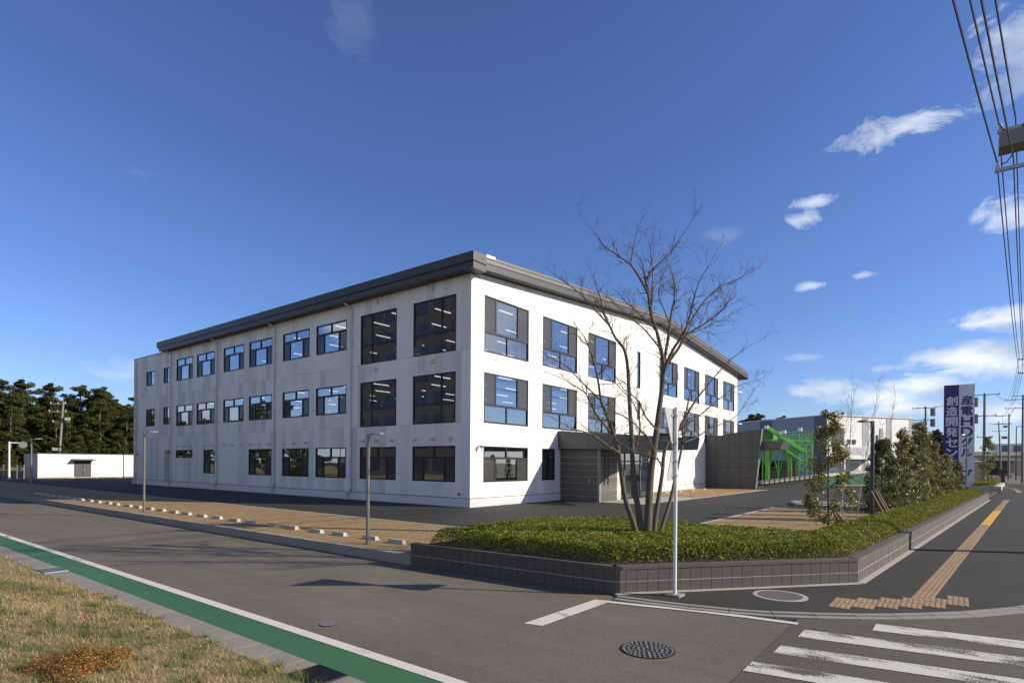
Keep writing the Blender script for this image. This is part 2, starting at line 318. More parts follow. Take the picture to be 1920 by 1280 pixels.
struct(MB().sheet([(-16.3,-14.6),(-15.78,-14.6),(-15.78,120),(-16.3,120)], RZ+.004), 'green_lane_strip', M['green'])
struct(MB().sheet([(-15.79,-14.9),(-15.63,-14.9),(-15.63,120),(-15.79,120)], RZ+.009), 'white_edge_line', M['wornline'])
struct(MB().sheet([(-13.46,-13.12),(-13.40,-13.40),(-11.50,-13.46),(-11.53,-13.19)], RZ+.006), 'stop_line', M['wornline'])
e = [(-11.52,-13.30),(-11.36,-13.95),(-11.15,-14.74),(-11.0,-15.5),(-10.91,-16.2)]
m = MB()
for (a, b) in zip(e[:-1], e[1:]): m.sheet([(a[0]-.13,a[1]-.02),(b[0]-.13,b[1]-.02),b,a], RZ+.010)
struct(m, 'kerbside_line', M['wornline'])
cw = link('crosswalk', None, None, (0,0,0), kind='structure')
for i, (x, y0, w) in enumerate([(-10.48,-17.1,.42),(-11.47,-16.35,.42),(-12.41,-16.26,.38),(-13.27,-16.15,.38),(-14.2,-16.05,.4),(-15.1,-16.0,.4)]):
    sx = .172
    MB().sheet([(x-w/2,y0),(x-w/2+sx*6,y0-6),(x+w/2+sx*6,y0-6),(x+w/2,y0)], RZ+.011).build('crosswalk_stripe', M['wornpaint'], cw)
# gutter with cover slabs beside the grass bank
gt = struct(MB().box(-16.72,-16.3,-15,120,-.4,RZ-.02), 'gutter', M['gutter'])
y = -14.6; k = 0
cov = MB().box(-.195,.195,0,.485,-.02,.018)
covme = None
while y < 20:
    o = link('gutter_cover', covme, gt, (-16.505, y, RZ)) if covme else cov.build('gutter_cover', M['gutter'], gt, (0,0,0))
    covme = o.data; o.location = (-16.505, y, RZ); y += .5
for yy, ln in ((-12.9,.5),(-3.6,.62)):
    g = MB()
    for i in range(13): g.box(-16.69+i*.03,-16.68+i*.03,yy,yy+ln,RZ+.02,RZ+.034)
    g.box(-16.70,-16.31,yy-.01,yy,RZ+.019,RZ+.036).box(-16.70,-16.31,yy+ln,yy+ln+.01,RZ+.019,RZ+.036)
    g.build('drain_grate', M['lampdark'] if yy < -10 else M['galv'], None, (-16.5,yy,RZ+.02), label='black steel slot drain grate in the gutter at the bottom edge' if yy < -10 else 'pale steel drain grate in the gutter beside the green strip', cat='drain grate')
# forecourt slab, pavers and edgings
LOT = [(-11.1,-8.45),(-10.92,-13.22),(-7.14,-16.38),(30.4,-19.45),(46,-20.7),(75,-22.9),(170,-24),(170,150),(-11.1,150)]
struct(MB().prism(LOT, -.3, 0), 'forecourt', M['lot'])
def pav(name, pts, z=.005, m=None): return struct(MB().sheet(pts, z), name, m or M['paver'])
pav('paved_parking', [(-11.08,-8.4),(-6.45,-8.4),(-6.45,70),(-11.08,70)])
pav('paved_parking', [(-5.6,-15.4),(10.1,-15.9),(10.1,-10.87),(-5.6,-10.87)])
pav('paved_parking', [(15.5,-5.22),(31.0,-5.22),(31.0,-.1),(15.5,-.1)])
pav('entrance_paving', [(7.7,-5.2),(15.48,-5.2),(15.48,-.1),(7.7,-.1)], m=M['conc2'])
eg = MB().box(-6.45,-6.33,-8.4,70,-.05,.014).box(-5.6,10.2,-10.87,-10.75,-.05,.014).box(10.1,10.2,-15.9,-10.87,-.05,.013).box(11.0,31.2,-5.34,-5.22,-.05,.014)
struct(eg, 'paving_edging', M['conc2'])
struct(MB().prism([(11.4,-14.9),(15.4,-14.5),(15.6,-11.2),(14.4,-10.7),(11.6,-11.6)], 0, .13), 'raised_island', M['conc'])
F = lambda x, y: (lambda p: (p.x, p.y))(G(x, y, 0))
pav('paved_strip', [F(1405,911),F(1660,911),F(1660,904),F(1405,904)])
M['turf'] = mat('sports_turf', (.018,.085,.045), .95, var=.1, nscale=.5)
tf = [G(1540,903,.01), G(1720,903,.01), at(1720,883,98), at(1540,883,98)]
struct(MB().add(tf, [(0,1,2,3)]), 'green_turf', M['turf'])
# kerb along the left road: separate kerb stones
kb = struct(MB().box(-11.27,-11.13,-8.4,90,-.35,-.03), 'kerb', M['conc'])
ks = None; y = -8.42
stone = MB().hexa([(-.13,0,-.3),(.09,0,-.3),(.09,.592,-.3),(-.13,.592,-.3),(-.085,0,.018),(.09,0,.018),(.09,.592,.018),(-.085,.592,.018)])
while y < 70:
    if ks is None: o = stone.build('kerb_stone', M['conc'], kb, (0,0,0)); ks = o.data
    else: o = link('kerb_stone', ks, kb)
    o.location = (-11.2, y, random.uniform(-.004,.004)); y += .6
# pavement round the corner, with its double row of kerb stones
KI = [(-11.12,-13.42),(-11.06,-14.0),(-10.95,-14.66),(-10.73,-15.5),(-10.43,-16.05),(-9.77,-17.0),(-8.81,-17.99),(-7.56,-18.89),(-6,-19.75),(-4,-20.45),(-1.5,-21.05),(2,-21.5),(12,-22.4),(30,-23.9),(46,-25.2)]
far = [F(1905,893),F(1960,897)]
WALKPTS = KI+[(60,-26.0),(80,-26.5),(80,-22.9),(60,-21.8),(46,-20.72),(30.45,-19.5),(-7.14,-16.42),(-10.94,-13.26)]
struct(MB().prism(WALKPTS, -.35, RZ+.035), 'pavement', M['walk'])
kc = struct(MB().prism([(p[0]-.02,p[1]-.02) for p in KI[:3]]+[(p[0]-.1,p[1]+.02) for p in KI[2:0:-1]], -.35, RZ+.0), 'corner_kerb', M['conc'])
def along(pts, step):
    """points every step metres along a polyline"""
    out = []; carry = 0
    for a, b in zip(pts[:-1], pts[1:]):
        a = Vector((*a,0)); b = Vector((*b,0)); L = (b-a).length; d = (b-a)/L; t = carry
        while t < L: out.append((a+d*t, d)); t += step
        carry = t-L
    return out
for row, (o0, o1, zt) in enumerate(((.0,.11,RZ+.04),(.118,.25,RZ+.02))):
    pts = along(KI, .6)
    for (p, d), (q, d2) in zip(pts[:-1], pts[1:]):
        n1 = Vector((d.y,-d.x,0)); n2 = Vector((d2.y,-d2.x,0)); g = .006
        if n1.dot(Vector((-1,-1,0))) < 0: n1 = -n1
        if n2.dot(Vector((-1,-1,0))) < 0: n2 = -n2
        a = p+d*g; b = q-d*g
        c = [a+n1*o0, a+n1*o1, b+n2*o1, b+n2*o0]
        if (c[1]-c[0]).cross(c[2]-c[1]).z < 0: c = [c[0],c[3],c[2],c[1]]
        MB().prism([(v.x,v.y) for v in c], -.33, zt+random.uniform(-.003,.003)).build('kerb_stone', M['conc'], kc)
# tactile paving: a guiding strip of bar tiles and a stepped warning row
tp = link('tactile_paving', None, None, (0,0,0), kind='structure')
def tilemesh(L, Wd, bars, m):
    b = MB().box(0,L,0,Wd,0,.006)
    for i in range(bars): b.box(.012,L-.012,Wd*(i+.25)/bars,Wd*(i+.75)/bars,.006,.0115)
    o = b.build('tactile_tile', m, tp, (0,0,0)); return o
tw, ty_ = tilemesh(.297,.297,4,M['tact']), tilemesh(.297,.297,4,M['tactY'])
usedw = usedy = False
sl = math.atan2(-20.41+17.33, 31.1+9.07)
for i in range(133):
    x = -8.55+.3*i*math.cos(sl); y = -17.37+.3*i*math.sin(sl)-.29
    yel = 8.55 <= x <= 18.2
    src = ty_ if yel else tw
    if (yel and not usedy) or (not yel and not usedw):
        o = src
        if yel: usedy = True
        else: usedw = True
    else: o = link('tactile_tile', src.data, tp)
    o.location = (x, y, RZ+.036); o.rotation_euler.z = sl
for (x, y) in [(-9.70,-16.68),(-9.47,-16.98),(-9.2,-17.28),(-8.95,-17.58),(-8.67,-17.88),(-8.28,-18.18)]:
    for k in (0, 1):
        o = link('tactile_tile', tw.data, tp); o.location = (x+k*.408, y, RZ+.0365)
        o.scale = (1.37,1,1)
pt2 = along([(46,-22.3),(52,-22.6),(58,-22.6),(66,-21.6),(76,-19)], .6)
for p, d in pt2:
    o = link('tactile_tile', tw.data, tp); o.location = (p.x, p.y, RZ+.037); o.scale = (2,1.4,1); o.rotation_euler.z = math.atan2(d.y, d.x)
# manholes
def manhole(loc, r, ring, label, bumps):
    e = empty('manhole_cover', loc, label, 'manhole')
    if ring: MB().disc(loc, r, loc[2]-.02, loc[2]+.005).build('concrete_ring', M['conc2'], e); r2 = r*.82
    else: r2 = r
    MB().disc(loc, r2, loc[2]-.02, loc[2]+.009).build('cover', M['walkbrown'] if ring else M['iron'], e)
    b = MB(); nr = 5
    if bumps:
        for j in range(1, nr+1):
            for k in range(6*j):
                a = 2*math.pi*(k+.5*(j%2))/(6*j); rr = r2*.9*j/nr; w = r2*.06
                cx, cy = loc[0]+rr*math.cos(a), loc[1]+rr*math.sin(a); aa = random.random()*3
                p = [(cx+w*math.cos(aa+q), cy+w*math.sin(aa+q)) for q in (0,1.57,3.14,4.71)]
                b.prism(p, loc[2]+.008, loc[2]+.0125)
        b.build('raised_pattern', M['ironhi'], e, kind='stuff')
    return e
M['walkbrown'] = mat('manhole_infill', (.13,.105,.085), .85, speck=.25, var=.15)
manhole((-13.44,-15.01,RZ+.001), .33, False, 'large black iron manhole cover with pale raised studs near the stop line', True)
manhole((-9.36,-15.60,RZ+.036), .44, True, 'round brown manhole cover with pale concrete ring on the pavement', False)
mh = manhole((-15.25,-11.01,RZ+.001), .115, False, 'small dark blue round valve cover set in the road', True)
mh.children[0].data.materials[0] = mat('blue_iron', (.012,.022,.05), .5)
# ------------------------------------------------------------------ planter wall of concrete blocks
PA, PB, PC, PD = Vector((-11.33,-8.4,0)), Vector((-11.03,-13.29,0)), Vector((-7.2,-16.5,0)), Vector((30.5,-19.6,0))
pl = empty('planter_wall', (-9,-13,RZ), 'low planter wall of dark brown grey blocks round the corner hedge', 'wall')
def wallcore(a, b, t0, t1, z0, z1, mb):
    d = (b-a).normalized(); n = Vector((-d.y, d.x, 0))      # inward side is to the left when walking A->D
    p = [a+n*t0, b+n*t0, b+n*t1, a+n*t1]; mb.prism([(v.x,v.y) for v in p], z0, z1)
core = MB(); foot = MB(); mort = MB()
for a, b in ((PA,PB),(PB,PC),(PC,PD)):
    wallcore(a, b, .012, .15, RZ-.1, .245, core); wallcore(a, b, .003, .02, .0275, .0395, mort)
for a, b in ((PB,PC),(PC,PD)): wallcore(a, b, -.12, .0, RZ-.1, RZ+.042, foot)
core.build('core', M['iron' if False else 'block'], pl); mort.build('mortar_line', M['mortar'], pl); foot.build('footing', M['conc2'], pl)
rest = MB(); nblk = 0
for si, (a, b) in enumerate(((PA,PB),(PB,PC),(PC,PD))):
    d = (b-a).normalized(); L = (b-a).length; n = Vector((-d.y, d.x, 0)); cnt = round(L/.2045); w = L/cnt
    for i in range(cnt):
        for c in (0, 1):
            z0 = RZ+.012+c*.2275; z1 = z0+.2155; j = random.uniform(-.002,.002)
            p = [a+d*(i*w+.004)+n*j, a+d*((i+1)*w-.004)+n*j, a+d*((i+1)*w-.004)+n*.03, a+d*(i*w+.004)+n*.03]
            big = si < 2 or i < 50
            mb = MB() if big else rest
            mb.prism([(v.x,v.y) for v in p], z0, z1)
            if big: mb.build('block', M['block'], pl)
    cl = .82; cn = round(L/cl); cw_ = L/cn
    for i in range(cn):
        p = [a+d*(i*cw_+.002)-n*.012, a+d*((i+1)*cw_-.002)-n*.012, a+d*((i+1)*cw_-.002)+n*.165, a+d*(i*cw_+.002)+n*.165]
        MB().prism([(v.x,v.y) for v in p], .2465, .302).build('coping_stone', M['block'], pl)
rest.build('block_run', M['block'], pl, kind='stuff')
# wheel stops: white concrete, sloping sides
ws = MB().hexa([(-.075,-.3,0),(.075,-.3,0),(.075,.3,0),(-.075,.3,0),(-.045,-.25,.10),(.045,-.25,.10),(.045,.25,.10),(-.045,.25,.10)])
wsme = None
def wheelstop(x, y, rz, label, group):
    global wsme
    if wsme is None: o = ws.build('wheel_stop', M['conc2'], None, (0,0,0)); wsme = o.data
    else: o = link('wheel_stop', wsme)
    o.location = (x, y, .005); o.rotation_euler.z = rz; o['label'] = label; o['category'] = 'wheel stop'; o['group'] = group
ORD = 'nearest second third fourth fifth sixth seventh eighth ninth tenth eleventh twelfth thirteenth fourteenth fifteenth sixteenth seventeenth eighteenth nineteenth twentieth twenty-first twenty-second twenty-third twenty-fourth twenty-fifth twenty-sixth twenty-seventh twenty-eighth'.split()
for k in range(14):
    for j, dy in enumerate((0, 1.1)): wheelstop(-10.11+random.uniform(-.03,.03), -6.55+2.43*k+dy, random.uniform(-.03,.03), 'white wheel stop along the roadside kerb, %s from the planter' % ORD[2*k+j], 'wheel stops along the roadside kerb')
for k in range(5): wheelstop(17.0+2.6*k, -1.35, math.pi/2, 'white wheel stop at the foot of the sunlit wall, %s from the entrance' % ORD[k], 'wheel stops below the sunlit wall')
for k in range(8): wheelstop(1.0+2.3*k, 60.9, math.pi/2, 'white wheel stop before the low white shed, %s from its left corner' % ORD[k], 'wheel stops before the shed')
# ------------------------------------------------------------------ the office building
BL = empty('office_building', (0,0,0), 'three storey white panelled office building with dark overhanging gable roof', 'building')
def fb(mb, side, a0, a1, d0, d1, z0, z1):
    return mb.box(d0, d1, a0, a1, z0, z1) if side == 'L' else mb.box(a0, a1, d0, d1, z0, z1)
LA, RA = 40.2, 40.8
def T(x): return 11.62+.0735*(min(max(x,-1),42.6-max(x,-1))+.6) if x < 42 else 11.62      # top edge of the gable roof
def topR(a): return T(a)-.66
def topL(a): return 10.92 if a < 33.7 else 11.0
OPL = [(.96,3.92,7.43,10.13,'tallA'),(5.19,8.16,7.43,10.13,'tallB'),(.96,3.92,4.0,6.44,'tallA'),(5.19,8.16,4.0,6.44,'tallB')]
for a0, a1 in ((9.43,12.36),(13.07,15.99),(17.27,20.16),(20.87,23.75),(25.08,27.93),(28.65,31.49)):
    OPL += [(a0,a1,8.41,10.13,'small'),(a0,a1,4.82,6.44,'small')]
for a0, a1 in ((.96,3.92),(5.19,8.16),(9.43,12.36),(13.07,15.99),(17.27,20.16)): OPL.append((a0,a1,1.16,2.9,'small'))
OPL += [(25.01,26.75,1.16,2.92,'narrow'),(28.6,31.5,2.3,2.92,'pair'),(35.7,37.45,8.43,9.66,'pair'),(32.8,33.93,8.41,9.68,'pair'),(35.7,37.45,4.98,6.46,'pair'),(32.75,33.93,5.02,6.46,'pair'),(32.64,33.75,.42,2.9,'door')]
OPR = []
for a0, a1 in ((.95,4.54),(5.86,9.45),(10.77,14.34),(21.37,24.92),(26.3,29.85),(31.26,34.81),(36.26,39.77)):
    OPR += [(a0,a1,7.43,10.14,'right'),(a0,a1,4.02,6.44,'right')]
OPR += [(17.57,18.05,7.45,10.03,'slit'),(17.57,18.05,5.23,6.59,'slit'),(.95,4.54,1.16,2.9,'small'),(5.86,7.1,1.16,2.9,'narrow')]
def subtract(a0, a1, z0, z1, ops):
    """pieces of a rectangle left when the openings are cut out: (a0,a1,z0,z1)"""
    cuts = sorted({a0, a1}|{v for o in ops for v in o[:2] if a0 < v < a1}); out = []
    for c0, c1 in zip(cuts[:-1], cuts[1:]):
        mid = (c0+c1)/2; spans = sorted((o[2], o[3]) for o in ops if o[0] < mid < o[1] and o[3] > z0 and o[2] < z1); z = z0
        for s0, s1 in spans:
            if s0 > z: out.append((c0,c1,z,min(s0,z1)))
            z = max(z, s1)
        if z < z1: out.append((c0,c1,z,z1))
    return out
def facade(side, length, ops, top):
    wall = MB(); xs = [0.05, 10.4, 20.4, 30.5, length]
    cells = []
    # structural wall behind the panels
    edges = sorted({.05, length}|{v for o in ops for v in o[:2]}|({20.4} if side == 'R' else {33.7}))
    for c0, c1 in zip(edges[:-1], edges[1:]):
        for (p0,p1,z0,z1) in subtract(c0, c1, 0, 99, ops):
            if z1 < 99: fb(wall, side, p0, p1, .035, .24, z0, z1)
            else:
                za, zb = top(p0+1e-3), top(p1-1e-3)
                if side == 'R': wall.hexa([(p0,.035,z0),(p1,.035,z0),(p1,.24,z0),(p0,.24,z0),(p0,.035,za),(p1,.035,zb),(p1,.24,zb),(p0,.24,za)])
                else: wall.box(.035,.24,p0,p1,z0,za)
    w = wall.build('wall', M['sid1'], BL)
    # siding panels 0.6 m wide, three storeys of them, cut round the openings
    n = round(length/.6); pw = length/n; pieces = []
    for i in range(n):
        a0, a1 = max(.045, i*pw+.0015), (i+1)*pw-.0015
        for r, (z0, z1) in enumerate(((.425,4.003),(4.012,7.415),(7.424,None))):
            mb = MB(); k = random.choice((0,0,1,1,2,3))
            if side == 'R': k = random.choice((0,0,0,1,1,2))
            zt = z1 if z1 else min(top(a0), top(a1))
            ar = 0
            rects = subtract(a0, a1, z0, zt, ops); groups = []
            for rc in rects:                     # rectangles that touch are one cut panel; what lies across a window is another
                hit = [g for g in groups if any(abs(min(rc[1],o[1])-max(rc[0],o[0])) < 1e-6 and min(rc[3],o[3]) > max(rc[2],o[2]) for o in g)]
                ng = [rc]
                for g in hit: ng += g; groups.remove(g)
                groups.append(ng)
            tops = []
            for g in groups:
                mb = MB(); ar = 0
                for (p0,p1,q0,q1) in g: fb(mb, side, p0, p1, .004 if k == 0 else 0.0, .03, q0, q1); ar += (p1-p0)*(q1-q0)
                tops.append((mb, ar, max(q[3] for q in g), sum((q[2]+q[3])/2 for q in g)/len(g)))
            mb = max(tops, key=lambda t_: t_[2])[0] if tops else MB()
            if z1 is None and side == 'R':
                za, zb = top(a0), top(a1); lo = zt-.01
                mb.hexa([(a0,.002,lo),(a1,.002,lo),(a1,.03,lo),(a0,.03,lo),(a0,.002,za+.001),(a1,.002,zb+.001),(a1,.03,zb+.001),(a0,.03,za+.001)])
            for (mb, ar, _, zc_) in tops:
                c = Vector((0,(a0+a1)/2,zc_)) if side == 'L' else Vector(((a0+a1)/2,0,zc_))
                dd = c-CAMP; nn = abs(dd.normalized().dot(Vector((1,0,0)) if side == 'L' else Vector((0,1,0))))
                pieces.append((ar*nn/dd.length**2, mb, k, w))
    return w, pieces
wL, pL = facade('L', LA, OPL, topL); wR, pR = facade('R', RA, OPR, topR)
allp = sorted(pL+pR, key=lambda p: -p[0]); rests = {}
for i, (s_, mb, k, w) in enumerate(allp):
    if i < 290: mb.build('siding_panel', M['sid%d' % k], w)
    else:
        r = rests.setdefault(id(w), (MB(), w))[0]; r.k = k; r.add(mb.v, mb.f)
for r, w in rests.values(): r.build('siding_run', [M['sid%d' % i] for i in range(4)], w, kind='stuff')
MB().box(-.004,.045,-.004,.045,.425,11.05).build('corner_trim', M['sid0'], BL)
pz = MB().box(-.02,.2,-.02,LA+.02,-.15,.395); pz.box(.2,7.7,-.02,.2,-.15,.395).box(14.6,RA,-.02,.2,-.15,.395); pz.build('plinth', M['plinth'], BL)
MB().box(.02,.2,.0,LA,.395,.43).box(.2,RA,.02,.2,.395,.43).build('plinth_joint', M['frame'], BL)
MB().box(.2,RA,LA-.2,LA,0,10.9).box(RA-.2,RA,.25,LA-.2,0,10.9).build('rear_wall', M['sid2'], BL)
MB().box(-.02,8,33.75,LA+.02,11.0,11.05).build('parapet_cap', M['roof'], BL)
MB().box(.2,RA,33.75,LA,10.9,11.0).build('flat_roof', M['soffit'], BL)
# windows ---------------------------------------------------------------
def window(side, a0, a1, z0, z1, typ):
    w, h = a1-a0, z1-z0; fr = MB(); panes = []; screens = []; sash = MB(); ft = .055
    fb(fr, side, a0, a1, -.012, .11, z0, z0+ft+.015); fb(fr, side, a0, a1, -.012, .11, z1-ft, z1)
    fb(fr, side, a0, a0+ft, -.010, .11, z0, z1); fb(fr, side, a1-ft, a1, -.010, .11, z0, z1)
    vb = lambda mb, a, q0, q1, t=.045: fb(mb, side, a-t/2, a+t/2, .006, .10, q0, q1)
    hb = lambda mb, z, p0=None, p1=None, t=.06: fb(mb, side, a0 if p0 is None else p0, a1 if p1 is None else p1, -.006, .105, z-t/2, z+t/2)
    def slide(q0, q1):
        b0, b1 = a0+.25*w, a0+.75*w
        vb(sash, b0, q0, q1, .085); vb(sash, b1, q0, q1, .085)
        fb(sash, side, a0+ft, a1-ft, -.004, .08, q0, q0+.06)
        fb(sash, side, a0+ft, a1-ft, -.004, .08, q1-.05, q1)
        panes.extend([(a0,b0,q0,q1),(b0,b1,q0,q1),(b1,a1,q0,q1)]); screens.extend([(a0+ft,b0-.04,q0+.05,q1-.04),(b1+.04,a1-ft,q0+.05,q1-.04)])
    if typ in ('tallA','tallB'):
        zb = z1-.61*h; a = a0+.33*w if typ == 'tallA' else a1-.32*w
        hb(fr, zb, t=.10); vb(fr, a, zb, z1, .07); vb(fr, a, z0, zb, .03)
        panes = [(a0,a,zb,z1),(a,a1,zb,z1),(a0,a,z0,zb),(a,a1,z0,zb)]
    elif typ == 'right':
        zb = z1-.64*h; hb(fr, zb, t=.09); vb(fr, (a0+a1)/2, z0, zb, .05); slide(zb, z1); panes += [(a0,(a0+a1)/2,z0,zb),((a0+a1)/2,a1,z0,zb)]
    elif typ == 'small':
        zb = z1-.33*h; hb(fr, zb, t=.10); vb(fr, (a0+a1)/2, zb, z1, .09); slide(z0, zb); panes += [(a0,(a0+a1)/2,zb,z1),((a0+a1)/2,a1,zb,z1)]
    elif typ == 'narrow':
        zb = z1-.34*h; c = (a0+a1)/2; hb(fr, zb, t=.08); vb(fr, c, z0, z1, .07); panes = [(a0,c,zb,z1),(c,a1,zb,z1),(a0,c,z0,zb),(c,a1,z0,zb)]; screens = [(c,a1-ft,z0+.05,zb-.04)]
    elif typ == 'pair':
        c = (a0+a1)/2; vb(fr, c, z0, z1, .08); panes = [(a0,c,z0,z1),(c,a1,z0,z1)]
        if h > 1: screens = [(c,a1-ft,z0+.05,z1-.05)]
    elif typ == 'slit':
        zb = z1-.33*h; hb(fr, zb, t=.05); panes = [(a0,a1,z0,zb),(a0,a1,zb,z1)]
    o = fr.build('window', M['frame'], BL)
    if sash.v: sash.build('sash', M['frame'], o)
    for (p0,p1,q0,q1) in panes:
        d = .05
        V = [(d,p1,q0),(d,p0,q0),(d,p0,q1),(d,p1,q1)] if side == 'L' else [(p0,d,q0),(p1,d,q0),(p1,d,q1),(p0,d,q1)]
        MB().add(V, [(0,1,2,3)]).build('pane', M['glass'], o)
    for (p0,p1,q0,q1) in screens:
        d = .02
        V = [(d,p0,q0),(d,p1,q0),(d,p1,q1),(d,p0,q1)] if side == 'L' else [(p0,d,q0),(p1,d,q0),(p1,d,q1),(p0,d,q1)]
        MB().add(V, [(0,1,2,3)]).build('insect_screen', M['screen'], o)
    # plaster reveal inside the opening
    rv = MB(); fb(rv, side, a0, a1, .11, .26, z0-.03, z0); fb(rv, side, a0, a1, .11, .26, z1, z1+.03); fb(rv, side, a0-.03, a0, .11, .26, z0, z1); fb(rv, side, a1, a1+.03, .11, .26, z0, z1)
    rv.build('reveal', M['inter'], o)
for o in OPL:
    if o[4] != 'door': window('L', *o)
for o in OPR: window('R', *o)
# recessed side door
dr = MB().box(.75,.80,32.64,33.75,.1,2.9).build('side_door', M['greysteel'], BL)
MB().box(.24,.75,32.6,32.64,.1,2.9).box(.24,.75,33.75,33.79,.1,2.9).box(.24,.8,32.6,33.79,2.9,2.94).build('reveal', M['sid2'], dr)
MB().box(.69,.75,33.55,33.6,1.0,1.15).build('handle', M['galv'], dr)
# interior: floors, ceilings, core walls, pillars, lamps ---------------
for z0, z1 in ((.02,.1),(3.15,3.8),(6.8,7.3)):
    MB().box(.26,RA-.25,.26,LA-.25,z0+.04,z1).build('floor_slab', M['carpet'], BL)
    if z0 > 1: MB().box(.26,RA-.25,.26,LA-.25,z0,z0+.035).build('ceiling', M['ceil'], BL)
MB().box(.26,RA-.25,.26,LA-.25,10.45,10.5).build('ceiling', M['ceil'], BL)
for z0, z1 in ((.1,3.15),(3.8,6.8),(7.3,10.45)):
    MB().box(12.4,12.5,13.5,LA-.3,z0,z1).box(12.5,RA-.3,13.5,13.6,z0,z1).build('partition', M['inter'], BL)
    MB().box(.3,12.4,32.0,32.1,z0,z1).build('partition', M['inter'], BL)
    for y in (4.55,8.8,12.72,16.62,20.5,24.4,28.3): MB().box(.5,.95,y-.28,y+.28,z0,z1).build('pillar', M['inter'], BL)
    for x in (5.2,10.1,15.0,25.6,30.5,35.5): MB().box(x-.28,x+.28,.5,.95,z0,z1).build('pillar', M['inter'], BL)
lm = None
for zc in (6.8, 10.45):
    for i in range(16):
        for j in range(15):
            x, y = 1.9+3.1*i+(.8 if j%2 else 0), 1.9+2.6*j
            if (x < 12 and y < 31) or (y < 10):
                if lm is None: o = MB().box(-.6,.6,-.026,.026,-.05,-.012).build('ceiling_light', M['tube'], BL, (0,0,0)); lm = o.data
                else: o = link('ceiling_light', lm, BL)
                o.location = (x, y, zc)
# roof -------------------------------------------------------------------
XR0, XR1, XM = -.55, 43.1-.55, 21.0
rf = MB()
pr = [(XR0,T(XR0)),(XM,T(XM)),(XR1,T(XR0))]
V = []
for y in (-.55, 33.9): V += [(x,y,z-.02) for x, z in pr]+[(x,y,z-.14) for x, z in pr]
rf.add(V, [(0,1,7,6),(1,2,8,7),(3,9,10,4),(4,10,11,5),(0,3,4,1),(1,4,5,2),(6,7,10,9),(7,8,11,10),(0,6,9,3),(2,5,11,8)])
RF = rf.build('roof', M['roof'], BL)
def verge(y0, y1, top, bot, x0, x1, m, name):
    b = MB()
    for s0, s1 in ((x0,min(x1,XM)),(XM,x1)):
        if s1 <= s0: continue
        n = max(1, round((s1-s0)/3.6)); w = (s1-s0)/n
        for i in range(n):
            p0, p1 = s0+i*w+.004, s0+(i+1)*w-.004
            MB().hexa([(p0,y0,T(p0)-bot),(p1,y0,T(p1)-bot),(p1,y1,T(p1)-bot),(p0,y1,T(p0)-bot),(p0,y0,T(p0)-top),(p1,y0,T(p1)-top),(p1,y1,T(p1)-top),(p0,y1,T(p0)-top)]).build(name, m, RF)
verge(-.60,-.45,-.01,.10,.36,XR1-.1,M['rooflt'],'verge_capping')
verge(-.57,-.45,.115,.30,.36,XR1-.1,M['rooflt'],'fascia_panel')
verge(-.56,-.42,.33,.63,.36,XR1-.1,M['roof'],'fascia_panel')
b = MB()
for s0, s1 in ((.3,XM),(XM,XR1-.3)): b.hexa([(s0,-.44,T(s0)-.62),(s1,-.44,T(s1)-.62),(s1,.03,T(s1)-.62),(s0,.03,T(s0)-.62),(s0,-.44,T(s0)-.58),(s1,-.44,T(s1)-.58),(s1,.03,T(s1)-.58),(s0,.03,T(s0)-.58)]).hexa([(s0,-.50,T(s0)-.34),(s1,-.50,T(s1)-.34),(s1,-.45,T(s1)-.34),(s0,-.45,T(s0)-.34),(s0,-.50,T(s0)-.1),(s1,-.50,T(s1)-.1),(s1,-.45,T(s1)-.1),(s0,-.45,T(s0)-.1)])
b.build('soffit', M['soffit'], RF)
# eaves box along the shaded side, turning the corner
def eave(x0, x1, y0, y1, z0, z1, name='fascia_panel', m=None): return MB().box(x0,x1,y0,y1,z0,z1).build(name, m or M['roof'], RF)
n = 12; L = 33.9+.62
for i in range(n):
    y0, y1 = -.62+L*i/n+.003, -.62+L*(i+1)/n-.003
    eave(-.57,-.40 if i else .34,y0,y1,11.265,11.69)
    if i == 0: eave(-.545,.34,y0+.02,y1,10.925,11.205)
    else: eave(-.545,-.40,y0,min(y1,33.5),10.925,11.205)
eave(-.40,.05,2.3,33.5,10.935,10.965,'soffit',M['soffit'])
MB().box(-.52,-.41,-.57,33.85,11.2,11.27).box(-.41,.30,-.57,-.45,11.2,11.27).build('shadow_gap', M['frame'], RF)
MB().box(XR1-.12,XR1,-.58,33.9,10.95,11.6).build('far_eave', M['roof'], RF)
MB().hexa([(.34,-.62,11.62),(1.0,-.62,11.68),(1.0,-.5,11.68),(.34,-.5,11.62),(.34,-.62,11.76),(1.0,-.62,11.80),(1.0,-.5,11.80),(.34,-.5,11.76)]).build('cap_piece', M['galv'], RF)
# downpipes, vents, lights, tap
for a in (8.87,16.81,24.56,32.28,39.55):
    b = MB().tube([(-.42,a+.25,10.93),(-.1,a,10.6),(-.1,a,.62)] if a < 39 else [(-.1,a,10.7),(-.1,a,.62)], .062, 10)
    b.tube([(-.1,a,.62),(-.12,a+.12,.42),(-.16,a+.3,.25),(-.16,a+.3,.05)], .07, 10).box(-.24,-.08,a+.18,a+.42,0,.08)
    for z in np.arange(1.2,10.5,1.25): b.tube([(-.1,a,z-.02),(-.1,a,z+.02)], .075, 10).box(-.06,0,a-.06,a-.03,z-.015,z+.015)
    b.build('downpipe', M['pipe'], BL)
vents = [(31.21,3.24),(30.06,3.24),(28.86,3.24),(26.48,3.24),(25.3,3.24),(23.46,3.24),(22.3,3.24),(21.12,3.24),(19.9,3.24),(18.73,3.25),(17.54,3.25),(15.71,3.25),(14.57,3.25),(13.36,3.25),(7.84,3.26),(6.71,3.26),(5.5,3.26),(3.68,3.26),(2.46,3.27),(1.23,3.27)]
vm = None
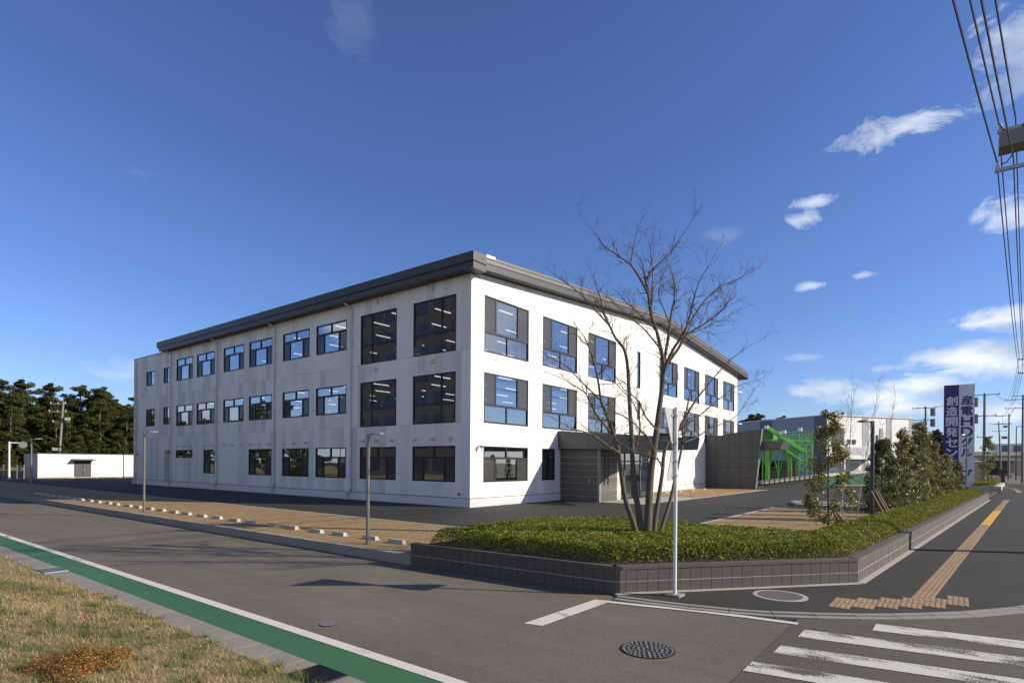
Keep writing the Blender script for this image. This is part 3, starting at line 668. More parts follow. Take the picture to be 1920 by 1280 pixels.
for a, z in vents+[(6.8,7.07),(2.52,7.07),(6.71,10.68),(2.53,10.67)]:
    if vm is None:
        b = MB(); n = 14; ring = lambda x, r: [(x, r*math.cos(2*math.pi*k/n), r*math.sin(2*math.pi*k/n)) for k in range(n)]
        V = ring(0,.1)+ring(-.07,.1)+ring(-.12,.08)+ring(-.145,.035)
        b.add(V, [(j*n+k, j*n+(k+1)%n, (j+1)*n+(k+1)%n, (j+1)*n+k) for j in range(3) for k in range(n)]+[tuple(range(3*n,4*n))])
        o = b.build('vent_hood', M['pipe'], BL, (0,0,0), smooth=True); vm = o.data
    else: o = link('vent_hood', vm, BL)
    o.location = (0, a, z)
MB().box(.55,.62,-.22,-.0,2.86,2.91).box(.5,.62,-.26,-.18,2.78,2.92).tube([(.56,-.2,2.8),(.56,-.2,2.62)],.018,6).build('security_camera', M['greysteel'], BL)
MB().box(-.14,0,38.9,39.0,2.6,2.64).box(-.2,-.1,38.88,39.05,2.56,2.66).build('security_camera', M['greysteel'], BL)
MB().box(-.05,0,.62,.74,.55,.66).build('outlet_box', M['greysteel'], BL)
# entrance canopy -------------------------------------------------------
cz0 = lambda p: 2.93-.0175*-p[1]; cz1 = lambda p: 3.93-.0715*-p[1]
CP = [(7.44,0.0),(7.44,-8.0),(10.6,-5.0),(19,-1.3),(19,0.0)]
CN = MB().prism(CP, cz0, cz1).build('entrance_canopy', M['canopy'], BL)
ys = [0,-2.0,-4.05,-6.1,-8.05]
for q0, q1 in zip(ys[:-1], ys[1:]):
    q0 -= .006; q1 += .006
    MB().hexa([(7.425,q1,cz0((0,q1))),(7.44,q1,cz0((0,q1))),(7.44,q0,cz0((0,q0))),(7.425,q0,cz0((0,q0))),(7.425,q1-(.1 if q1 < -8 else 0),cz1((0,q1))),(7.44,q1-(.1 if q1 < -8 else 0),cz1((0,q1))),(7.44,q0,cz1((0,q0))),(7.425,q0,cz1((0,q0)))]).build('fascia_panel', M['canopy'], CN)
# vestibule with banded tile walls and glass doors
M['tile'] = mat('banded_tile', (.12,.105,.097), .7, var=.2, nscale=3, bump=.3, bscale=30, speck=.25, spscale=40, stretch=(3,3,.6))
M['band'] = mat('pale_band', (.60,.57,.53), .7)
VB = MB().box(7.74,10.45,-2.42,-2.2,0,2.9).box(7.74,7.95,-2.2,.0,0,2.9).box(7.74,14.5,-2.4,0,2.78,2.9).box(14.3,14.5,-2.4,0,0,2.78).build('vestibule', M['band'], BL)
zc = [0,.30,.66,1.02,1.38,1.74,2.10,2.46,2.95]
for z0, z1 in zip(zc[:-1], zc[1:]):
    MB().box(7.70,7.74,-2.4,.02,z0,z1-.03).build('tile_course', M['tile'], VB)
    MB().box(7.88,8.30,-2.46,-2.42,z0,z1-.03).box(8.46,8.72,-2.46,-2.42,z0,z1-.03).box(8.88,9.9,-2.46,-2.42,z0,z1-.03).build('tile_course', M['tile'], VB)
MB().box(8.30,8.46,-2.44,-2.42,.9,2.6).box(8.72,8.88,-2.44,-2.42,.9,2.6).build('slit_window', M['frame'], VB)
MB().box(8.30,8.46,-2.46,-2.421,0,.9).box(8.72,8.88,-2.46,-2.421,0,.9).box(8.30,8.46,-2.46,-2.421,2.6,2.8).box(8.72,8.88,-2.46,-2.421,2.6,2.8).build('tile_course', M['tile'], VB)
MB().box(7.66,7.84,-2.56,-2.42,0,2.93).build('corner_post', M['conc'], VB)
MB().box(7.6,7.7,-1.95,-1.9,1.12,1.2).build('intercom', M['whitesteel'], VB)
for x0, x1 in ((9.95,11.0),(11.0,12.05),(12.05,13.1),(13.1,14.3)):
    d_ = MB().box(x0,x0+.06,-2.40,-2.34,0,2.78).box(x1-.06,x1,-2.40,-2.34,0,2.78).box(x0,x1,-2.40,-2.34,0,.1).box(x0,x1,-2.40,-2.34,2.2,2.28).box(x0,x1,-2.40,-2.34,2.7,2.78).build('glass_door', M['frame'], VB)
    MB().add([(x0,-2.37,.1),(x1,-2.37,.1),(x1,-2.37,2.7),(x0,-2.37,2.7)], [(0,1,2,3)]).build('pane', M['glass'], d_)
    MB().tube([(x1-.16,-2.46,.5),(x1-.16,-2.46,1.7)], .018, 8).box(x1-.17,x1-.15,-2.46,-2.4,.55,.58).box(x1-.17,x1-.15,-2.46,-2.4,1.62,1.65).build('door_handle', M['galv'], d_)
MB().box(10.5,14.3,-.3,-.05,0,2.78).build('lobby_wall', M['frame'], VB)
# dark panelled slab wall and second canopy -----------------------------
def slabtop(w): return 4.78-.30*math.sin(min(1,w/2.6)*math.pi)*.55+.33*(w/4.7)**2
def slabend(z): return 4.25+.5*z/5.1
n = 14; ring = []
ws_ = [4.74*i/n for i in range(n+1)]
prof = [(0,0),(slabend(0),0)]+[(w if i < n else slabend(slabtop(4.74)), slabtop(w)) for i, w in list(enumerate(ws_))[::-1]]
def yz_prism(prof, x0, x1):
    k = len(prof); V = [(x0,-w,z) for w, z in prof]+[(x1,-w,z) for w, z in prof]
    return MB().add(V, [tuple(range(k)), tuple(range(2*k-1,k-1,-1))]+[(i,k+i,k+(i+1)%k,(i+1)%k) for i in range(k)])
SW = yz_prism(prof, 31.55, 31.88).build('slab_wall', M['frame'], BL)
yz_prism([(slabend(0)+.004,0),(slabend(0)+.05,0),(slabend(5)+.05,slabtop(4.74)+.02),(slabend(5)+.004,slabtop(4.74)+.02)], 31.52, 31.92).build('end_plate', mat('slab_end', (.17,.17,.175), .5), SW)
wc = [.02,1.0,2.0,3.0,4.0,9]; zr = [.01,.95,1.85,2.75,3.65,9]
for i in range(5):
    for j in range(5):
        w0, w1, z0, z1 = wc[i]+.013, wc[i+1]-.013, zr[j]+.013, zr[j+1]-.013
        top_ = [(min(w1,slabend(4.5)-.05), None)]
        a = min(w1, slabend(z0)-.02); b_ = min(w1, slabend(min(z1,5.0))-.02)
        if a <= w0+.03: continue
        za, zb = min(z1, slabtop(w0)-.01), min(z1, slabtop(min(b_,4.7))-.01)
        mid = (w0+b_)/2; zm = min(z1, slabtop(mid)-.01)
        yz_prism([(w0,z0),(a,z0),(b_,zb),(mid,zm),(w0,za)], 31.53, 31.55).build('panel', M['slab'], SW)
MB().hexa([(32.0,-6.1,3.42),(34.5,-6.1,3.42),(34.5,0,3.25),(32.0,0,3.25),(32.0,-6.4,4.05),(34.5,-6.4,4.05),(34.5,0,4.35),(32.0,0,4.35)]).build('side_canopy', M['canopy'], BL)
# ------------------------------------------------------------------ lamps, signs and poles of the forecourt
def lamp(base, h, head, label, dark=False, r=.045, dirx=None):
    e = empty('lot_lamp', base, label, 'street lamp'); b = Vector(base); m = M['lampdark'] if dark else M['greysteel']
    MB().tube([b, b+Vector((0,0,h))], r, 12).build('pole', m, e, smooth=False)
    MB().disc(b, r*2.2, b.z, b.z+.02, 16).build('base_plate', m, e)
    d = Vector(head).normalized(); n = Vector((-d.y, d.x, 0)); t = b+Vector((0,0,h)); L = Vector(head).length
    MB().bar(t+Vector((0,0,-.04)), t+d*(L*.35)+Vector((0,0,-.02)), .05, .05).build('arm', m, e)
    hm = MB(); pr = [(.30,.05,.05),(.45,.11,.085),(.75,.12,.07),(1.0,.05,.02)]; V = []
    for f, w, th in pr:
        c = t+d*(L*f)+Vector((0,0,-.02)); V += [c-n*w+Vector((0,0,-th*.35)), c+n*w+Vector((0,0,-th*.35)), c+n*w*.6+Vector((0,0,th*.65)), c-n*w*.6+Vector((0,0,th*.65))]
    F_ = [(i*4+k, i*4+(k+1)%4, i*4+4+(k+1)%4, i*4+4+k) for i in range(3) for k in range(4)]+[(3,2,1,0),(12,13,14,15)]
    hm.add(V, F_).build('lamp_head', m if dark else M['galv'], e)
    return e
rv = lambda k: (RT*k).to_3d()
lamp((-10.72,-6.13,0), 2.83, (.27,-.3,0), 'slim grey lamp post beside the kerb nearest the planter')
lamp((-10.78,7.9,0), 3.25, (.36,-.40,0), 'slim grey lamp post at the kerb in front of the far facade windows')
lamp((-10.6,24.8,0), 3.3, (.4,-.5,0), 'slim grey lamp post by the kerb at the far left')
lamp((4.0,54.5,0), 2.85, (.2,-.2,0), 'thin pale lamp post in front of the white shed')
lamp((3.56,-15.63,.1), 3.55, (-.35,.42,0), 'dark square lamp post among the young evergreens', dark=True, r=.062)
# stop sign seen from behind
sp = Vector((-10.53,-14.18,RZ+.035))
sg = empty('road_sign', sp, 'white road sign post with two plates seen from behind at the corner', 'road sign')
MB().tube([sp, sp+Vector((0,0,3.22))], .031, 14).disc(sp, .033, sp.z+3.22, sp.z+3.24, 14).build('pole', M['whitesteel'], sg)
MB().box(sp.x-.13,sp.x+.13,sp.y-.13,sp.y+.13,sp.z-.02,sp.z+.035).build('footing', M['conc'], sg)
def plate(pts, y, th, name, rz=0):
    k = len(pts); c, s_ = math.cos(rz), math.sin(rz)
    V = [(sp.x+x*c-yy*s_, sp.y+x*s_+yy*c, sp.z+z) for yy in (y, y+th) for x, z in pts]
    return MB().add(V, [tuple(range(k-1,-1,-1)), tuple(range(k,2*k))]+[(i,(i+1)%k,k+(i+1)%k,k+i) for i in range(k)])
plate([(-.40,3.18),(-.36,3.22),(.36,3.22),(.40,3.18),(.035,2.52),(-.035,2.52)], .04, .012, 'p', .02).build('triangular_plate', mat('sign_back', (.40,.40,.41), .5), sg)
plate([(-.30,1.98),(.30,1.98),(.30,2.12),(.0,2.60),(-.30,2.12)], .04, .012, 'p', .10).build('pentagon_plate', MATS['sign_back'], sg)
br = MB()
for z in (2.62,3.08,2.05,2.30): br.tube([sp+Vector((0,0,z)), sp+Vector((0,0,z+.03))], .042, 12).box(sp.x-.12,sp.x+.12,sp.y+.02,sp.y+.045,sp.z+z,sp.z+z+.03)
br.build('bracket', M['galv'], sg)
# sign tower with Japanese lettering
ST = empty('sign_tower', (49,-18,0), 'tall blue and white sign tower with vertical Japanese lettering', 'sign')
MB().box(49.0,49.5,-19.12,-16.80,0,9.8).build('tower_body', M['signwhite'], ST)
MB().box(48.985,49.0,-17.95,-16.80,.3,9.8).build('blue_face', M['navy'], ST)
MB().box(48.6,49.9,-19.6,-16.4,-.05,.12).build('base', M['conc2'], ST)
def vtext(chars, y, z0, step, size, m, x):
    dg = None
    for i, ch in enumerate(chars):
        cu = bpy.data.curves.new('lettering', 'FONT'); cu.body = ch; cu.size = 1; cu.align_x = 'CENTER'; cu.align_y = 'CENTER'; cu.extrude = .02; cu.offset = .004
        to = bpy.data.objects.new('tmp', cu); COL.objects.link(to); bpy.context.view_layer.update()
        me = bpy.data.meshes.new_from_object(to.evaluated_get(bpy.context.evaluated_depsgraph_get())); bpy.data.objects.remove(to)
        n = len(me.vertices)
        if not n: continue
        co = np.empty(n*3, np.float32); me.vertices.foreach_get('co', co); co = co.reshape(-1,3)
        lo, hi = co[:,:2].min(0), co[:,:2].max(0); c = (lo+hi)/2; ext = hi-lo
        if ch == 'ー': co = np.stack([-(co[:,1]-c[1]), (co[:,0]-c[0]), co[:,2]], 1); ext = ext[::-1]
        else: co[:,0] -= c[0]; co[:,1] -= c[1]
        k = size/max(ext); sx = k*(1.0 if ch in 'ー' else min(1.35, size/(ext[0]*k))); sy = k
        # local x runs along -Y (to the viewer's right), local y up
        out = np.stack([np.full(n, x-.01)-co[:,2]*.3, y-co[:,0]*sx, (z0-i*step)+co[:,1]*sy], 1)-np.array([49,-18,0])
        me.vertices.foreach_set('co', out.astype(np.float32).ravel()); me.materials.clear(); me.materials.append(m); me.update()
        fs = [tuple(p.vertices) for p in me.polygons]; bold = MB()      # heavy strokes: the same glyph laid a few millimetres apart
        for q, (dy, dz) in enumerate(((0,0),(.02,0),(-.02,0),(0,.014),(0,-.014),(.014,.01),(-.014,-.01),(.014,-.01),(-.014,.01))): bold.add([(v[0]-.0004*q, v[1]+dy, v[2]+dz) for v in out], fs)
        bm_ = bpy.data.meshes.new('lettering'); bm_.from_pydata(bold.v, [], bold.f); bm_.materials.append(m); link('lettering', bm_, ST)
vtext('創造開発センター', -17.42, 8.28, .985, .86, M['signwhite'], 48.98)
vtext('産電HDグループ', -18.55, 8.30, .985, .84, M['navy'], 48.995)
# ------------------------------------------------------------------ vegetation
M['hedge'] = leafmat('hedge_leaf', [(.056,.082,.011),(.13,.175,.02),(.225,.265,.028),(.34,.335,.045),(.26,.14,.035)], .6, .25, .25)
M['ever'] = leafmat('evergreen_leaf', [(.045,.062,.014),(.11,.13,.025),(.20,.20,.04),(.42,.34,.12),(.28,.14,.04)], .42, .25, .5)
M['ever2'] = leafmat('evergreen_leaf_dark', [(.034,.052,.012),(.072,.10,.018),(.14,.16,.028),(.28,.24,.06)], .42, .25, .5)
M['soil'] = mat('soil', (.055,.040,.026), .95, var=.3, nscale=5)
def inpoly(P, poly):
    x, y = P[:,0], P[:,1]; ins = np.zeros(len(P), bool); n = len(poly); j = n-1
    for i in range(n):
        xi, yi = poly[i]; xj, yj = poly[j]
        c = ((yi > y) != (yj > y)) & (x < (xj-xi)*(y-yi)/(yj-yi+1e-12)+xi); ins ^= c; j = i
    return ins
def polydist(P, poly):
    d = np.full(len(P), 1e9)
    for a, b in zip(poly, poly[1:]+poly[:1]):
        a = np.array(a); b = np.array(b); ab = b-a; t = np.clip(((P[:,:2]-a)@ab)/(ab@ab), 0, 1); q = a+t[:,None]*ab; d = np.minimum(d, np.linalg.norm(P[:,:2]-q, axis=1))
    return d
HB = [(-11.12,-8.75),(-10.84,-13.16),(-7.1,-16.28),(-5.6,-16.42),(-5.55,-15.0),(-5.55,-10.2),(-6.7,-8.75)]
HS = [(-5.6,-16.42),(6,-17.38),(18,-18.36),(30.2,-19.38),(30.3,-18.0),(18,-17.1),(6,-16.1),(-5.55,-15.0)]
H2 = [(46,-20.4),(60,-21.4),(60,-19.6),(46,-18.9)]
def bumps(P): return .028*np.sin(P[:,0]*2.1+P[:,1]*1.3)*np.cos(P[:,1]*2.6)+.03*np.sin(P[:,0]*6+1)*np.cos(P[:,1]*5.3)
def clump(P, cell=.26):
    """height of shrub heads: domes round jittered centres, with dips between them"""
    ij = np.floor(P/cell).astype(int); best = np.full(len(P), 9.0)
    for a in (-1,0,1):
        for b in (-1,0,1):
            q = ij+np.array([a,b]); hsh = np.sin(q[:,0]*127.1+q[:,1]*311.7)*43758.5453; hs2 = np.sin(q[:,0]*269.5+q[:,1]*183.3)*43758.5453
            c = (q+np.column_stack([hsh-np.floor(hsh), hs2-np.floor(hs2)]))*cell; best = np.minimum(best, np.linalg.norm(P-c, axis=1))
    return .05-(best/cell)**2*.11
def hedge(name, poly, n, top, size, label, dmax=.35):
    lo = np.min(poly, 0); hi = np.max(poly, 0)
    P = np.empty((0,2)); 
    while len(P) < n:
        Q = lo+(hi-lo)*RNG.random((n,2)); P = np.vstack([P, Q[inpoly(Q, poly)]])
    P = P[:n]; d = polydist(P, poly); surf = .30+(top-.30)*np.clip(d/dmax,0,1)**.55+(bumps(P)*.6+clump(P))*np.clip(d/dmax,0,1)
    z = surf-np.abs(RNG.normal(size=n))*.05-(RNG.random(n) < .25)*RNG.random(n)*.2*np.clip(d/dmax,.2,1)
    z = np.maximum(z, .2); C = np.column_stack([P, z])
    V, Q = leaves(C, np.full(n, size), up=.7, asp=.42)
    me = np_mesh(name, V, Q, [M['hedge']])
    o = link(name, me, None, None, label=label, cat='hedge', kind='stuff')
    # woody mass below the leaves
    mb = MB(); cx = np.mean(poly, 0)
    pin = [tuple(np.array(p)+(cx-np.array(p))*0) for p in poly]
    mb.prism(pin if True else poly, .0, .30)
    mb.build('planting_soil', M['soil'], None, (0,0,0), kind='structure')
    return o
hedge('low_hedge', HB, 140000, .60, .023, 'low clipped evergreen hedge filling the corner planter', .16)
hedge('low_hedge', HS, 90000, .56, .027, 'narrow strip of clipped hedge along the planter wall by the pavement', .3)
hedge('low_hedge', H2, 5000, .62, .075, 'small hedge bed at the foot of the sign tower', .3)
H2W = MB().box(45.7,46,-20.9,-18.7,RZ,.35).prism([(46,-20.42),(46,-20.72),(62,-21.9),(62,-21.55)],RZ,.36)
H2W.build('planter_wall', M['conc2'], None, (46,-20,RZ), label='pale planter wall beyond the driveway by the sign tower', cat='wall')
# bare multi-stemmed tree ------------------------------------------------
TB = Vector((-8.2,-12.55,.25)); TD = (TB-CAMP).dot(FWD)
TR = empty('bare_tree', TB, 'leafless multi stemmed tree rising from the corner hedge', 'tree')
def zp(x, y, dd): return at(1000+x/2, 380+y/2, TD+dd)       # traced on the photograph, each stem at its own depth
stems = [ # (points (x,y), depth drift, base radius, tip radius)
 ([(392,1262),(372,1190),(345,1110),(330,1020),(320,935),(305,880),(282,810),(255,745),(240,650),(215,560),(190,500)], -1.2, .078, .012),
 ([(405,1262),(395,1160),(378,1060),(372,960),(368,860),(362,770),(358,690),(352,600),(338,545),(310,510),(285,460),(265,420),(255,370),(240,325)], .5, .085, .011),
 ([(428,1262),(432,1150),(440,1020),(452,930),(462,850),(474,760),(483,690),(488,610),(478,550),(462,480),(440,415),(430,340),(420,290),(410,240)], -.2, .105, .014),
 ([(488,610),(500,540),(512,460),(516,420),(530,350),(525,280),(508,235)], .9, .050, .007),
 ([(486,640),(505,590),(530,540),(565,490),(585,430),(598,380),(620,300),(665,225)], -.8, .05, .006),
 ([(505,600),(545,545),(575,495),(640,455),(700,410),(735,360),(760,310)], .4, .045, .005),
 ([(555,500),(600,430),(640,370),(700,315),(770,285),(845,240)], 1.4, .034, .004),
 ([(430,340),(400,285),(365,232),(320,200),(270,165),(235,120),(200,82)], -.6, .032, .004),
 ([(420,300),(440,260),(475,225),(515,185),(560,120),(605,52)], -.2, .034, .004),
 ([(365,232),(372,180),(382,130),(395,85)], -.4, .018, .004),
 ([(440,415),(445,330),(447,250),(440,180),(450,120)], .6, .026, .004),
 ([(450,1262),(458,1180),(472,1090),(484,1010),(490,940),(510,890),(545,850),(590,770),(625,720),(690,640),(750,580),(815,535)], .7, .07, .005),
 ([(468,1262),(490,1190),(515,1110),(530,1040),(548,960),(560,900),(560,840),(575,770),(590,700)], 1.0, .058, .010),
 ([(560,900),(610,880),(655,850),(700,830),(760,800),(830,700)], 1.8, .026, .004),
 ([(545,850),(620,800),(690,740),(760,690),(850,660)], 1.2, .024, .004),
 ([(318,935),(270,905),(230,875),(190,858),(130,840),(60,800)], -1.8, .032, .004),
 ([(300,870),(240,800),(200,720),(160,690),(90,650),(0,620)], -1.4, .028, .003),
 ([(262,750),(180,670),(120,610),(60,580),(10,540)], -1.6, .022, .003),
 ([(285,460),(230,400),(190,355),(150,320),(110,290),(70,262)], -.3, .024, .004),
 ([(372,960),(390,900),(400,840),(380,760),(330,700),(290,660),(220,600)], .8, .03, .004),
 ([(462,850),(420,800),(392,740),(340,700),(310,650)], -1.0, .026, .004),
 ([(452,930),(430,880),(400,850),(370,820),(320,790),(240,760),(160,740)], -1.3, .03, .003),
 ([(484,1000),(465,960),(410,940),(350,915),(300,880)], -.9, .024, .006),
 ([(462,480),(420,440),(380,400),(345,370),(310,330)], .3, .024, .004),
 ([(478,550),(430,490),(390,450),(350,420),(300,370),(250,330)], -.5, .024, .003),
 ([(512,460),(490,400),(470,350),(480,290),(500,220)], -1.0, .02, .003),
 ([(565,490),(620,480),(680,450),(740,420),(768,400)], .9, .02, .003),
]
trunk = MB(); twig = MB(); rnd = random.Random(3)
def smooth(pts, k=3):
    out = []
    for i in range(len(pts)-1):
        p0, p1, p2, p3 = pts[max(i-1,0)], pts[i], pts[i+1], pts[min(i+2,len(pts)-1)]
        for j in range(k):
            t = j/k; out.append(.5*((2*p1)+(-p0+p2)*t+(2*p0-5*p1+4*p2-p3)*t*t+(-p0+3*p1-3*p2+p3)*t**3))
    return out+[pts[-1]]
def jit(s): return Vector((rnd.uniform(-s,s), rnd.uniform(-s,s), rnd.uniform(-s,s)))
def grow(p, d, L, r, lev):
    n = 4 if lev > 1 else 6; pts = [p]; q = p.copy(); dd = d.copy()
    for i in range(n):
        dd = (dd+jit(.28)+Vector((0,0,.07))).normalized(); q = q+dd*(L/n); pts.append(q.copy())
    twig.tube(pts, [max(.0016, r*(1-.75*i/n)) for i in range(n+1)], 3 if lev > 1 else 4, False)
    if lev >= 3: return
    m = rnd.randint(3,5) if lev == 1 else rnd.randint(2,4)
    for _ in range(m):
        i = rnd.randint(1, n); b = pts[i]; td = (pts[i]-pts[i-1]).normalized()
        nd = (td+jit(.75)).normalized(); grow(b, nd, L*rnd.uniform(.35,.62), r*.55, lev+1)
for si, (pp, drift, r0, r1) in enumerate(stems):
    r0 *= .88; n = len(pp); raw = []
    for i, (x, y) in enumerate(pp):
        f = i/(n-1); main = y > 1200
        raw.append(zp(x, y, drift*(f if y0main else .3+.7*f) if (y0main := pp[0][1] > 1200) or True else 0))
    base = min(1, .0)
    pts = smooth(raw); k = len(pts)
    rad = [r0*(1-f_)**.8+r1*f_ if False else r0+(r1-r0)*(f_**.85) for f_ in [i/(k-1) for i in range(k)]]
    if pp[0][1] > 1200: rad[0] *= 1.25; rad[1] *= 1.1
    (trunk if r0 > .02 else twig).tube(pts, rad, 9 if r0 > .04 else 6)
    start = .42 if pp[0][1] > 1200 else .15
    L = sum((pts[i+1]-pts[i]).length for i in range(k-1))
    for _ in range(int(L*(1-start)*7.8)):
        f_ = start+(1-start)*rnd.random()**.8; i = min(k-2, int(f_*(k-1))); td = (pts[i+1]-pts[i]).normalized()
        nd = (td*.8+jit(.9)+Vector((0,0,.15))).normalized(); grow(pts[i].copy(), nd, rnd.uniform(.3,.95)*(1.15-.6*f_)*.8, min(rad[i]*.5,.010), 1 if rnd.random() < .75 else 2)
    grow(pts[-1], (pts[-1]-pts[-3]).normalized(), .45, r1*.8, 1)
trunk.build('trunk', M['bark'], TR, smooth=True); twig.build('branches', M['twig'], TR)
# green guy ropes
M['rope'] = mat('green_rope', (.015,.09,.04), .6)
for k, (a, b) in enumerate((((1178,840,.3),(1024,984,.5)),((1238,800,.2),(1338,1016,.5)),((1290,835,.6),(1388,990,.2)))):
    A = at(a[0],a[1],TD+a[2]); Bq = G(b[0],b[1],b[2])
    lb = ('green guy rope running from the bare tree down to the left', 'green guy rope with knots running down to the hedge front right of the tree', 'green guy rope running from the bare tree down to the far right')[k]
    MB().tube([A, (A+Bq)/2+Vector((0,0,-.05)), Bq], .0035, 5).tube([Bq, Bq+(A-Bq).normalized()*.3], .008, 6).build('guy_rope', M['rope'], None, Bq, label=lb, cat='rope', group='guy ropes of the bare tree')
# young evergreens with stakes -------------------------------------------
def evergreen_mesh(h, w, n, m, seed, low=.12, nl=None):
    g = np.random.default_rng(seed); cl = []
    for i in range(nl or 46):
        f = low+(1-low)*g.random()**.9; rr = w*(1-.72*f**1.4)*(.35+.65*g.random()); a = g.random()*6.283
        cl.append((rr*math.cos(a), rr*math.sin(a), f*h, .10+.16*g.random()*(1.1-f*.5)))
    cl = np.array(cl); idx = g.integers(0, len(cl), n); off = g.normal(size=(n,3)); off /= np.linalg.norm(off,axis=1)[:,None]
    C = cl[idx,:3]+off*cl[idx,3:4]*(.5+.6*g.random((n,1)))
    V, Q = leaves(C, np.full(n,.038), Nrm=off*.7, up=.25, asp=.45); me = np_mesh('crown', V, Q, [m])
    tm = MB(); tm.tube([(0,0,-.1),(.02,.01,h*.4),(0,.02,h*.97)], [.028,.02,.006], 7)
    for (x,y,z,s_) in cl[::2]: tm.tube([(0,.01,max(.1,z-.28)),(x,y,z)], [.008,.003], 4, False)
    return me, tm
ever = [evergreen_mesh(3.2,.66,5600,M['ever'],1,.08,58), evergreen_mesh(2.9,.85,16000,M['ever2'],2,.04,110), evergreen_mesh(3.4,.62,5600,M['ever'],3,.08,52), evergreen_mesh(3.8,.72,7500,M['ever'],4,.06,85)]
trm = [None]*4
def stake(p, q, label):
    MB().tube([p, q], [.035,.03], 8).build('support_stake', M['stake'], None, p, label=label, cat='stake', group='wooden stakes of the young trees')
def evergreen(x, y, kind, sc, rz, label, stakes=True):
    e = empty('evergreen_tree', (x,y,.28), label, 'tree', 'young evergreens along the pavement planter', rz); e.scale = (sc,)*3
    me, tm = ever[kind]; link('crown', me, e)
    if trm[kind] is None: o = tm.build('trunk', M['bark'], e, (0,0,0)); trm[kind] = o.data
    else: link('trunk', trm[kind], e)
    if stakes:
        for sdx in (-.42,.0,.42):
            stake(Vector((x+.15+sdx*.3, y-.6+abs(sdx)*.5, .3)), Vector((x+sdx*.1, y-.04, 1.05)), '%s wooden stake at the %s' % (('left','middle','right')[[-.42,.0,.42].index(sdx)], label))
rows = [(-2.85,-15.3,0,1.0,.3,'young evergreen with sunlit pale leaves nearest the bare tree',1),(5.6,-15.75,1,.95,1,'dense dark young evergreen just right of the dark lamp post',1),(8.0,-16.2,2,.95,2,'slim young evergreen second right of the dark lamp post',1),
 (10.6,-16.2,1,.98,3,'third young evergreen right of the dark lamp post',1),(12.6,-16.6,3,1.0,.5,'tallest reddish tipped young evergreen in the row',1),(15.0,-16.6,0,.95,1.7,'fifth young evergreen right of the dark lamp post',1),(17.6,-17.0,2,.88,2.9,'sixth young evergreen right of the dark lamp post',1),
 (20.2,-17.1,1,.82,.9,'seventh young evergreen right of the dark lamp post',1),(22.8,-17.4,3,.66,2.2,'eighth young evergreen right of the dark lamp post',0),(25.4,-17.6,0,.74,4,'ninth young evergreen right of the dark lamp post',0),(28.0,-17.9,1,.74,5,'young evergreen closest in front of the sign tower',0),
 (55.0,-20.3,3,1.25,1,'slim evergreen standing right of the sign tower',0)]
for r_ in rows: evergreen(r_[0], r_[1], r_[2], r_[3], r_[4], r_[5], bool(r_[6]))
# bare white saplings between the first evergreens
for k, (x, y, h) in enumerate(((-.3,-15.2,4.1),(.9,-15.1,3.7),(1.9,-15.35,4.6),(7.2,-16.0,4.6),(9.6,-15.9,3.6))):
    b = MB(); p = Vector((x,y,.25)); pts = [p]; d = Vector((rnd.uniform(-.1,.1),rnd.uniform(-.1,.1),1))
    for i in range(9): d = (d+jit(.10)+Vector((0,0,.05))).normalized(); pts.append(pts[-1]+d*h/9)
    b.tube(pts, [.019*(1-.85*i/9) for i in range(10)], 6)
    tw, twig = twig, b
    for _ in range(26):
        i = rnd.randint(3,9); grow(pts[i].copy(), (jit(.5)+Vector((0,0,.8))).normalized(), rnd.uniform(.25,.6), .005, 2)
    twig = tw
    lb = ['thin pale bare sapling closest right of the first evergreen','thin pale bare sapling in the middle of the group left of the dark lamp post','tall thin bare sapling just left of the dark lamp post','tall thin bare sapling among the evergreens right of the dark lamp post','short thin bare sapling among the evergreens further right'][k]
    b.build('bare_sapling', MATS.get('sapling_bark') or mat('sapling_bark', (.36,.31,.27), .8, var=.2, nscale=10), None, p, label=lb, cat='sapling')
for k,(x,y) in enumerate(((2.55,-15.7),(2.9,-15.85),(3.15,-15.75))):
    stake(Vector((x+.35,y-.42,.3)), Vector((x,y,1.25)), ('left','middle','right')[k]+' one of three wooden stakes leaning together at the dark lamp post')
# dry grass bank at the lower left ---------------------------------------
BK = [(-34,-15.2),(-16.72,-15.2),(-16.72,40),(-34,40)]
def bankz(x, y): return RZ+.02+np.clip((-16.72-x)*.16,0,.6)+.03*np.sin(x*2.3+y*1.7)*np.clip((-16.72-x),0,1)
gx = np.linspace(-34,-16.72,70); gy = np.linspace(-15.6,40,160); XX, YY = np.meshgrid(gx, gy); ZZ = bankz(XX, YY)
V = np.column_stack([XX.ravel(), YY.ravel(), ZZ.ravel()]); nx = len(gx)
Q = np.array([(j*nx+i, j*nx+i+1, (j+1)*nx+i+1, (j+1)*nx+i) for j in range(len(gy)-1) for i in range(nx-1)])
M['bank'] = mat('dry_turf', (.25,.18,.092), .95, var=.3, nscale=5, col2=(.14,.135,.045), bump=.6, bscale=40)
link('grass_bank', np_mesh('grass_bank', V, Q, [M['bank']]), kind='structure')
